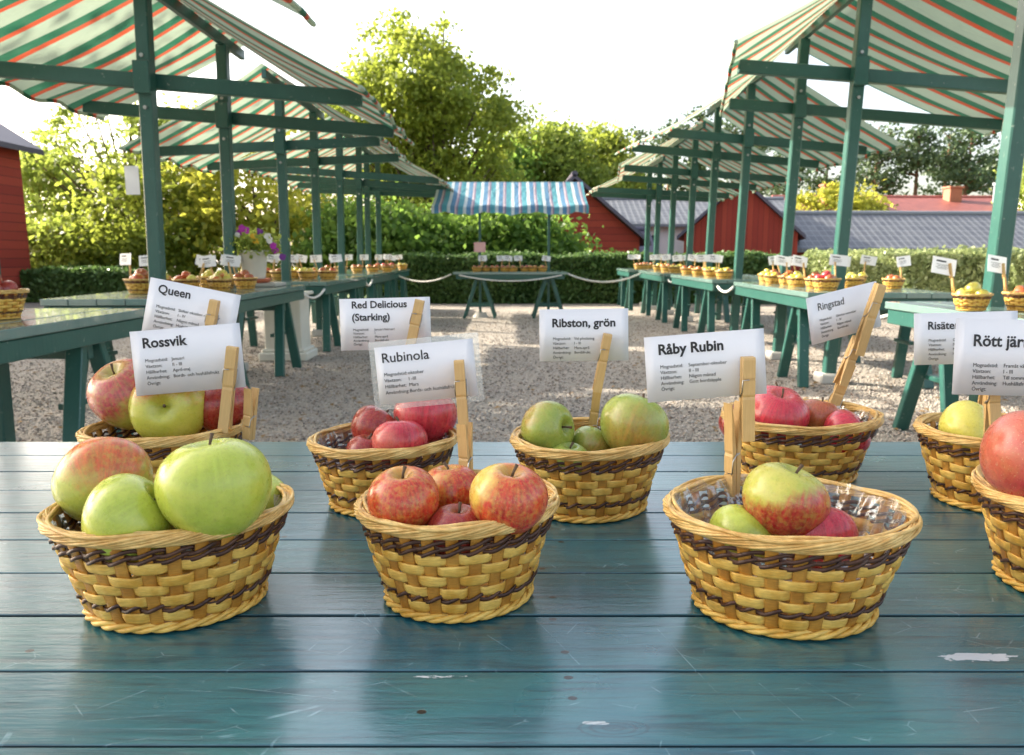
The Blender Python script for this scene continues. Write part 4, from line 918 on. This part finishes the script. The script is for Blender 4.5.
liner('crinkled clear plastic lining in the pink-red apple basket', .394, 1.03, .228, .86, .085, 4, (-.3, 3.5), -.002)
liner('crinkled clear plastic lining in the small front basket', -.047, .65, .183, .9, .088, 5, (-.9, 1.6), .002)
# floor of crumpled plastic in the front right basket
def crumple(label, x, y, z, sx, sy, seed):
    rs = np.random.default_rng(seed); n_ = 26; g_ = rs.normal(size=(n_ + 1, n_ + 1)); V = []; F = []
    for i in range(n_ + 1):
        for j in range(n_ + 1):
            u, v = i / n_ * 2 - 1, j / n_ * 2 - 1; k = math.sqrt(1 - v * v / 2), math.sqrt(1 - u * u / 2)
            V.append((u * k[0] * sx, v * k[1] * sy, g_[i, j] * .0012 + .004 * math.sin(7 * u + 3 * v) + .003 * math.sin(11 * v - 4 * u) + .012 * (u * u + v * v)))
    for i in range(n_):
        for j in range(n_): F.append((i * (n_ + 1) + j, (i + 1) * (n_ + 1) + j, (i + 1) * (n_ + 1) + j + 1, i * (n_ + 1) + j + 1))
    b = MB(); b.add(V, F); tag(b.build('crumpled_plastic', M['cellophane'], None, False, loc=(x, y, z)), label, 'plastic bag', 'crumpled plastic at the bottom of baskets')
crumple('crumpled clear plastic at the bottom of the front right basket', .236, .63, .832, .082, .07, 1)
crumple('crumpled clear plastic at the bottom of the red apple basket behind Rubinola', -.155, .905, .842, .072, .064, 2)

# ------------------------------------------------------------------ pegs and cards
def peg_half(b, L, w, sgn, th=.0045):
    """half of a clothes peg: jaw at +z, tail at -z; the two halves are mirrored in y"""
    prof = []   # (z, y_inner, y_outer)
    for f, yi, yo in ((.5, .0005, .0042), (.47, .0004, .0050), (.30, .0004, .0054), (.255, .0004, .0055), (.25, .0004, .0046), (.235, .0004, .0046), (.23, .0004, .0056), (.06, .0006, .0056), (.03, .0007, .0048), (0, .0008, .0056), (-.3, .0036, .0064), (-.5, .0062, .0076)):
        prof.append((f * L, yi * sgn, yo * sgn))
    V = []; F = []
    for z_, yi, yo in prof: V += [(-w / 2, yi, z_), (w / 2, yi, z_), (w / 2, yo, z_), (-w / 2, yo, z_)]
    for i in range(len(prof) - 1):
        for q in range(4): F.append((i * 4 + q, i * 4 + (q + 1) % 4, (i + 1) * 4 + (q + 1) % 4, (i + 1) * 4 + q))
    n_ = len(prof) - 1; F += [(0, 1, 2, 3), (n_ * 4 + 3, n_ * 4 + 2, n_ * 4 + 1, n_ * 4)]
    b.add(V, F)
def peg(label, a, e, w=.0105, spin=0., depth=0., group='wooden clothes pegs on the front baskets'):
    """a = jaw end, e = tail end (world)"""
    a = Vector(a); e = Vector(e); L = (a - e).length; z_ = (a - e).normalized(); yv = Vector((0, 1, 0)); yv = (yv - z_ * yv.dot(z_)).normalized(); xv = yv.cross(z_)
    mt = Matrix((xv, yv, z_)).transposed().to_4x4() @ Matrix.Rotation(spin, 4, 'Z'); mt.translation = (a + e) / 2
    o = empty('clothes_peg'); o.matrix_world = mt; tag(o, label, 'clothes peg', group)
    for sg in (-1, 1): b = MB(); peg_half(b, L, w, sg); b.build('wooden_arm', M['peg'], o)
    b = MB(); P = []
    for i in range(40): t_ = i / 39; an = t_ * 2 * PI * 4; P.append((-w / 2 - .0006 + (w + .0012) * t_, math.cos(an) * .0026, math.sin(an) * .0026 + .02 * L))
    b.tube(P, .0006, 5)
    for sx in (-1, 1): b.tube([(sx * (w / 2 + .0007), 0, .02 * L), (sx * (w / 2 + .0007), .0052 * sx, .10 * L), (sx * (w / 2 + .0004), .0062 * sx, .235 * L), (0, .0060 * sx, .24 * L)], .0006, 5)
    b.build('spring', M['wire'], o, True); return o
def text_mesh(body, size, bold=0., spacing=1.0):
    cu = bpy.data.curves.new('txt', 'FONT'); cu.body = body; cu.size = size; cu.offset = bold; cu.resolution_u = 3; cu.extrude = .00006; cu.space_character = spacing; cu.space_line = 1.0
    ob = bpy.data.objects.new('txt', cu); COL.objects.link(ob); dg = bpy.context.evaluated_depsgraph_get(); me = bpy.data.meshes.new_from_object(ob.evaluated_get(dg)); bpy.data.objects.remove(ob); bpy.data.curves.remove(cu); return me
def card(label, title, lines, cx, cy, cz, w, h, roll=0., yaw=0., pitch=0., tsize=.0105, lam=0., tx=.10, ty=.23, by=.5, bold=.0003, fs=.0043, col2=.215, lh=1.28):
    tsize *= 1.27; fs *= 1.08; lh *= .97
    o = empty('name_card', (cx, cy, cz)); mt = Matrix.Rotation(yaw, 4, 'Z') @ Matrix.Rotation(roll, 4, 'Y') @ Matrix.Rotation(pitch, 4, 'X'); mt.translation = (cx, cy, cz); o.matrix_world = mt
    tag(o, label, 'name card', 'name cards held in the front pegs')
    V = []; F = []; n_ = 12; bend = .0003 if lam else random.Random(title).uniform(.0006, .0032)
    for k, off in ((0, -.00015), (1, .00015)):
        for j in range(2):
            for i in range(n_ + 1): x_ = -w / 2 + w * i / n_; V.append((x_, off + bend * math.sin(PI * i / n_), -h / 2 + h * j))
    r_ = n_ + 1
    for i in range(n_): F += [(i, i + 1, r_ + i + 1, r_ + i), (2 * r_ + i + 1, 2 * r_ + i, 3 * r_ + i, 3 * r_ + i + 1), (i, 2 * r_ + i, 2 * r_ + i + 1, i + 1), (r_ + i, r_ + i + 1, 3 * r_ + i + 1, 3 * r_ + i)]
    F += [(0, r_, 3 * r_, 2 * r_), (n_, 2 * r_ + n_, 3 * r_ + n_, r_ + n_)]
    b = MB(); b.add(V, F); b.build('paper', M['paper'], o, True)
    def put(nm, body, size, x_, z_, bd=0.):
        me = text_mesh(body, size, bd)
        if not len(me.vertices): return
        me.materials.append(M['ink']); t_ = obj(nm, me, o, (x_, -.0006, z_), (R(90), 0, 0))
        # follow the bend of the paper
        for v in me.vertices:
            f_ = (x_ + v.co.x + w / 2) / w; v.co.z += -bend * math.sin(PI * max(0, min(1, f_)))
    for i, tl in enumerate(title.split('\n')): put('title_text', tl, tsize, -w / 2 + w * tx, h / 2 - h * ty - tsize * .45 - i * tsize * 1.25, bold)
    keys = ['Mognadstid:', 'Växtzon:', 'Hållbarhet:', 'Användning:', 'Övrigt:'][:max(len(lines), 4) if lam else 5]
    for i, kx in enumerate(keys):
        z_ = h / 2 - h * by - fs - i * fs * lh
        put('detail_text', kx, fs, -w / 2 + w * (tx + .01), z_)
        if i < len(lines): put('detail_text', lines[i], fs, -w / 2 + w * (tx + .01) + w * col2 + fs * .6, z_)
    if lam:
        b = MB()
        b.box((0, .0016, 0), (w + 2 * lam, .0003, h + 2 * lam)); b.build('laminate', M['laminate'], o)
    return o
card('Rossvik name card, frontmost of the two overlapping cards at left', 'Rossvik', ['Januari', 'II - III', 'April-maj', 'Bords- och hushållsfrukt'], -.3948, .93, .9733, .132, .0785, R(-4.5), R(3), R(-6), .0135, ty=.17, by=.42, bold=.00045, fs=.0052)
card('Queen name card tilted behind the Rossvik card', 'Queen', ['Skiftar oktober-november', 'I - IV', 'Någon månad', 'Hushållsfrukt'], -.4053, .972, 1.0245, .118, .073, R(11), R(-4), R(-6), .012, ty=.14, by=.42, fs=.0048)
card('Red Delicious (Starking) name card with a two-line title', 'Red Delicious\n(Starking)', ['Januari-februari', 'I', 'Mars-april', 'Bordsfrukt'], -.1594, .968, 1.0134, .114, .065, R(-1.5), 0, R(-6), .0098, ty=.10, by=.56, fs=.0038, lh=1.15, tx=.13)
card('laminated Rubinola name card with wide clear edges', 'Rubinola', ['oktober', 'I -III', 'Mars', 'Bords- och hushållsfrukt'], -.0836, .742, .9869, .0965, .056, R(-5.5), 0, R(-6), .0105, lam=.0055, ty=.17, by=.43, bold=.0001, fs=.0044, tx=.06)
card('Ribston, grön name card standing upright over olive green apples', 'Ribston, grön', ['Vid plockning', 'I - III', 'Mars-april', 'Bordsfrukt'], .0873, .932, 1.0032, .108, .063, R(-.8), 0, R(-6), .0112, ty=.24, by=.52, bold=.0004, fs=.0042, tx=.14)
card('Råby Rubin name card above the front right basket', 'Råby Rubin', ['September-oktober', 'II - III', 'Någon månad', 'Gott bordsäpple'], .1782, .702, .9986, .110, .0605, R(-4.5), 0, R(-4), .0105, ty=.18, by=.42, bold=.0004, fs=.0041, tx=.11, lh=1.2)
card('Ringstad name card turned sideways on a long tilted peg', 'Ringstad', ['Oktober-november', 'I - IV', 'Någon månad', 'Bordsfrukt'], .4682, 1.085, 1.0186, .128, .066, R(-10), R(22), R(-4), .0115, ty=.22, by=.48, bold=.0001, fs=.0043, tx=.14)
card('Risäter name card partly hidden behind the Rött card', 'Risäter', ['Oktober', 'IV - V', 'Någon månad', 'Hushållsfrukt'], .580, .98, .9942, .132, .066, R(-1.5), 0, R(-6), .0112, ty=.22, by=.48, bold=.0003, fs=.0044, tx=.13)
card('Rött järnäpple name card cut by the right frame edge', 'Rött järnäpple', ['Framåt våren', 'I - III', 'Till sommaren', 'Hushållsfrukt'], .5320, .80, .9926, .138, .080, R(1.5), 0, R(-6), .0135, ty=.26, by=.56, bold=.0004, fs=.0052, tx=.14, lh=1.15)

peg('peg holding the Queen card at its right', (-.3697, .962, 1.0435), (-.3863, .962, .975))
peg('tall peg holding the Rossvik card', (-.3362, .921, .990), (-.352, .921, .886), .0125)
peg('short peg behind the Rossvik peg, clipped to the rim', (-.3290, .937, .872), (-.3225, .940, .936), .0115, R(25))
peg('peg holding the Red Delicious card', (-.1143, .960, 1.0438), (-.1290, .960, .9787), .0115)
peg('upper peg holding the laminated Rubinola card', (-.051, .733, .9993), (-.0465, .733, .9253), .0095)
peg('lower peg of the Rubinola pair, clipped to the basket rim', (-.0445, .728, .874), (-.0460, .731, .938), .0100, R(25))
peg('upper peg holding the Ribston card', (.1157, .926, 1.005), (.1040, .930, .934), .0100)
peg('lower peg below the Ribston card, gripping the basket rim', (.1010, .955, .868), (.1070, .936, .950), .0100, R(10))
peg('peg holding the Råby Rubin card', (.2148, .695, 1.0076), (.2176, .697, .9301), .0112)
peg('angled peg under the Råby Rubin peg, clipped to the rim', (.2095, .706, .8726), (.2060, .703, .964), .0105, R(62))
peg('long upper peg holding the sideways Ringstad card', (.5104, 1.073, 1.0591), (.4860, 1.078, .960), .0140, R(14))
peg('middle peg of the Ringstad chain leaning left', (.4905, 1.085, .985), (.4700, 1.088, .915), .0140, R(18))
peg('lowest peg of the Ringstad chain, gripping the rim', (.4600, 1.098, .862), (.4850, 1.094, .945), .0140, R(10))
peg('peg under the Rött card, mostly hidden', (.5150, .818, .975), (.5200, .812, .905), .0115)
peg('peg holding the Risäter card, hidden behind the Rött card', (.6200, .985, 1.000), (.6150, .985, .89), .0115)

# ------------------------------------------------------------------ small baskets on the stalls
small_basket = {}
def small_proto(key, w, h, dark):
    o = empty('fruit_basket', (0, 0, 0)); tag(o, 'x', 'basket')
    for nm, (mb, mt) in basket_meshes(w, w * .88, h, 20, False, dark, 3, (1, 6)).items():
        mb.build(nm, M[mt], o, True)
    small_basket[key] = o; return o
AP = {k: apple_mesh('apple', 1, .88, 18, 12, mat=A[k], seed=i) for i, k in enumerate(('green', 'red_yellow', 'yellow', 'pink', 'deep_red', 'ygreen', 'olive', 'russet'))}
CN = dict(green='green', red_yellow='red-and-yellow', yellow='yellow', pink='pink-red', deep_red='deep red', ygreen='yellow-green', olive='olive green', russet='orange-brown')
b = MB(); b.box((0, 0, 0), (.145, .0008, .09)); CARDME = b.mesh('name_card', M['paper'])
b = MB(); 
for i in range(4): b.box((-.012, -.0008, .006 - i * .0075), (.075 - (i % 2) * .02, .0004, .0022))
b.box((-.02, -.0008, .024), (.06, .0004, .009)); LINEME = b.mesh('printed_lines', M['ink'])
b = MB(); peg_half(b, .078, .011, 1); peg_half(b, .078, .011, -1); PEGME = b.mesh('clothes_peg', M['peg'])
small_proto('a', .215, .088, True); first = {'a': True}
ORD = ['first', 'second', 'third', 'fourth', 'fifth', 'sixth', 'seventh', 'eighth']
def small(x, y, where, kind, n_=4, sc=1., z=TOPZ + .002, rz=0., cardon=True, mixk=None, peg_l=1.0):
    if first['a']: o = small_basket['a']; first['a'] = False
    else: o = copy_tree(small_basket['a'])
    o.location = (x, y, z); o.rotation_euler = (0, 0, rz); o.scale = (sc, sc, sc)
    two = (CN[kind] + ' and ' + CN[mixk]) if mixk else CN[kind]
    o['label'] = ('wicker basket of %s apples, %s' % (two, where))[:150]; o['group'] = 'small baskets on the stall tables'
    r_ = .1075 * sc
    for i in range(n_):
        k = mixk if (mixk and i % 2) else kind
        a = 2 * PI * i / max(1, n_ - 1) + rz + .6; rr = 0 if (i == n_ - 1 and n_ > 3) else r_ * .48; s_ = rng.uniform(.034, .040) * sc
        zz = z + (.085 * sc if rr else .115 * sc)
        ao = obj('apple', AP[k], None, (x + rr * math.cos(a), y + rr * math.sin(a) * .9, zz), (rng.uniform(-.6, .6), rng.uniform(-.6, .6), rng.uniform(0, 6))); ao.scale = (s_,) * 3
        tag(ao, '%s apple in the basket %s' % (CN[k], where), 'apple', 'apples in the basket ' + where)
    if cardon:
        tl_ = rng.uniform(-.35, .35); a = rng.uniform(-.3, .3); px_, py_ = x + rng.choice((-1, 1)) * r_ * .75, y + .3 * r_
        d = Vector((math.sin(tl_), 0, math.cos(tl_)))
        for q in range(2):
            c_ = Vector((px_, py_, z + .088 * sc)) + d * (.035 + .062 * q) * peg_l; p = obj('clothes_peg', PEGME, None, c_ + Vector((0, .004 * q, 0)), (0, tl_, a)); tag(p, '%s wooden peg on the basket %s' % (('lower', 'upper')[q], where), 'clothes peg', 'pegs on the small baskets')
        c_ = Vector((px_, py_ + .008, z + .088 * sc)) + d * .15; cd = obj('name_card', CARDME, None, c_ + Vector((-.03 * (1 if px_ < x else -1), 0, 0)), (R(-8), rng.uniform(-.2, .2), a + rng.uniform(-.5, .5))); tag(cd, 'small white card above the basket ' + where, 'name card', 'cards on the small baskets')
        ln = obj('printed_lines', LINEME, cd)
# first left stall
small(-2.42, 3.58, 'cut by the left frame edge', 'deep_red', 4, 1.5, cardon=True, rz=.4)
small(-2.85, 3.15, 'second on the nearest left stall', 'yellow', 4)
# second left stall: front edge then along the middle
for i, (x, y, k, m_) in enumerate([(-2.84, 5.95, 'red_yellow', 'russet'), (-2.66, 6.34, 'yellow', 'red_yellow'), (-2.42, 6.42, 'yellow', 'ygreen'), (-2.95, 6.55, 'ygreen', None), (-2.55, 6.85, 'red_yellow', 'yellow'), (-2.32, 6.75, 'russet', None), (-2.75, 7.05, 'yellow', None)]):
    small(x, y, '%s on the flower pot stall' % ORD[i], k, 4, 1.25 if i == 0 else 1.1, mixk=m_, rz=i)
for i in range(7):
    small(-3.0 + (i % 4) * .26 + rng.uniform(-.03, .03), 9.0 + (i // 4) * .5 + rng.uniform(-.1, .1) + (i % 4) * .12, '%s on the third left stall' % ORD[i], rng.choice(['red_yellow', 'yellow', 'russet', 'ygreen']), 3, rz=i, sc=1.15)
for i in range(5):
    small(-2.95 + i * .2, 12.2 + i * .3, '%s on the fourth left stall' % ORD[i], rng.choice(['red_yellow', 'yellow', 'russet']), 3, rz=i, sc=1.1)
for i in range(3):
    small(-2.5 + i * .18, 14.8 + i * .2, '%s on the farthest left stall' % ORD[i], rng.choice(['pink', 'yellow']), 3, rz=i, sc=1.1)
# blue awning stall
for i in range(8):
    small(-.62 + i * .165 + rng.uniform(-.02, .02), 13.42 + rng.uniform(-.05, .08), '%s from left under the blue awning' % ORD[i], rng.choice(['russet', 'deep_red', 'red_yellow']), 3, .9, rz=i, cardon=(i % 4 != 2))
# right row, first stall
small(2.47, 4.15, 'left one on nearest right stall', 'yellow', 4, 1.0, rz=.5, peg_l=1.3)
small(2.74, 4.12, 'by the right frame edge', 'yellow', 3, 1.1, rz=.1, mixk='russet', peg_l=1.2)
small(3.32, 3.75, 'behind the nearest right post', 'red_yellow', 3)
rk = [('russet', 'pink'), ('yellow', 'russet'), ('yellow', None), ('red_yellow', None), ('ygreen', 'russet'), ('yellow', None)]
for i, (k, m_) in enumerate(rk):
    small(2.60 + (.04 if i % 2 else 0) + i * .012, 6.42 + i * .36, '%s along second right stall' % ORD[i], k, 4, 1.12 if i == 0 else 1.0, mixk=m_, rz=i)
for i, (x, y, k) in enumerate([(3.02, 6.9, 'yellow'), (3.32, 6.75, 'russet'), (3.42, 7.7, 'yellow')]):
    small(x, y, '%s inward on second right stall' % ORD[i], k, 3, rz=i)
for i in range(7):
    small(2.62 + (i % 2) * .12, 9.6 + i * .33, '%s along third right stall' % ORD[i], ('ygreen', 'yellow', 'green', 'yellow', 'russet', 'yellow', 'red_yellow')[i], 3, 1.08, rz=i)
for i in range(6):
    small(2.65 + (i % 2) * .16, 12.65 + i * .36, '%s along fourth right stall' % ORD[i], ('yellow', 'yellow', 'red_yellow', 'russet', 'yellow', 'ygreen')[i], 3, 1.1, rz=i)
for i in range(3):
    small(2.55 + i * .15, 15.6 + i * .3, '%s on the farthest right stall' % ORD[i], 'russet', 3, 1.1, rz=i)
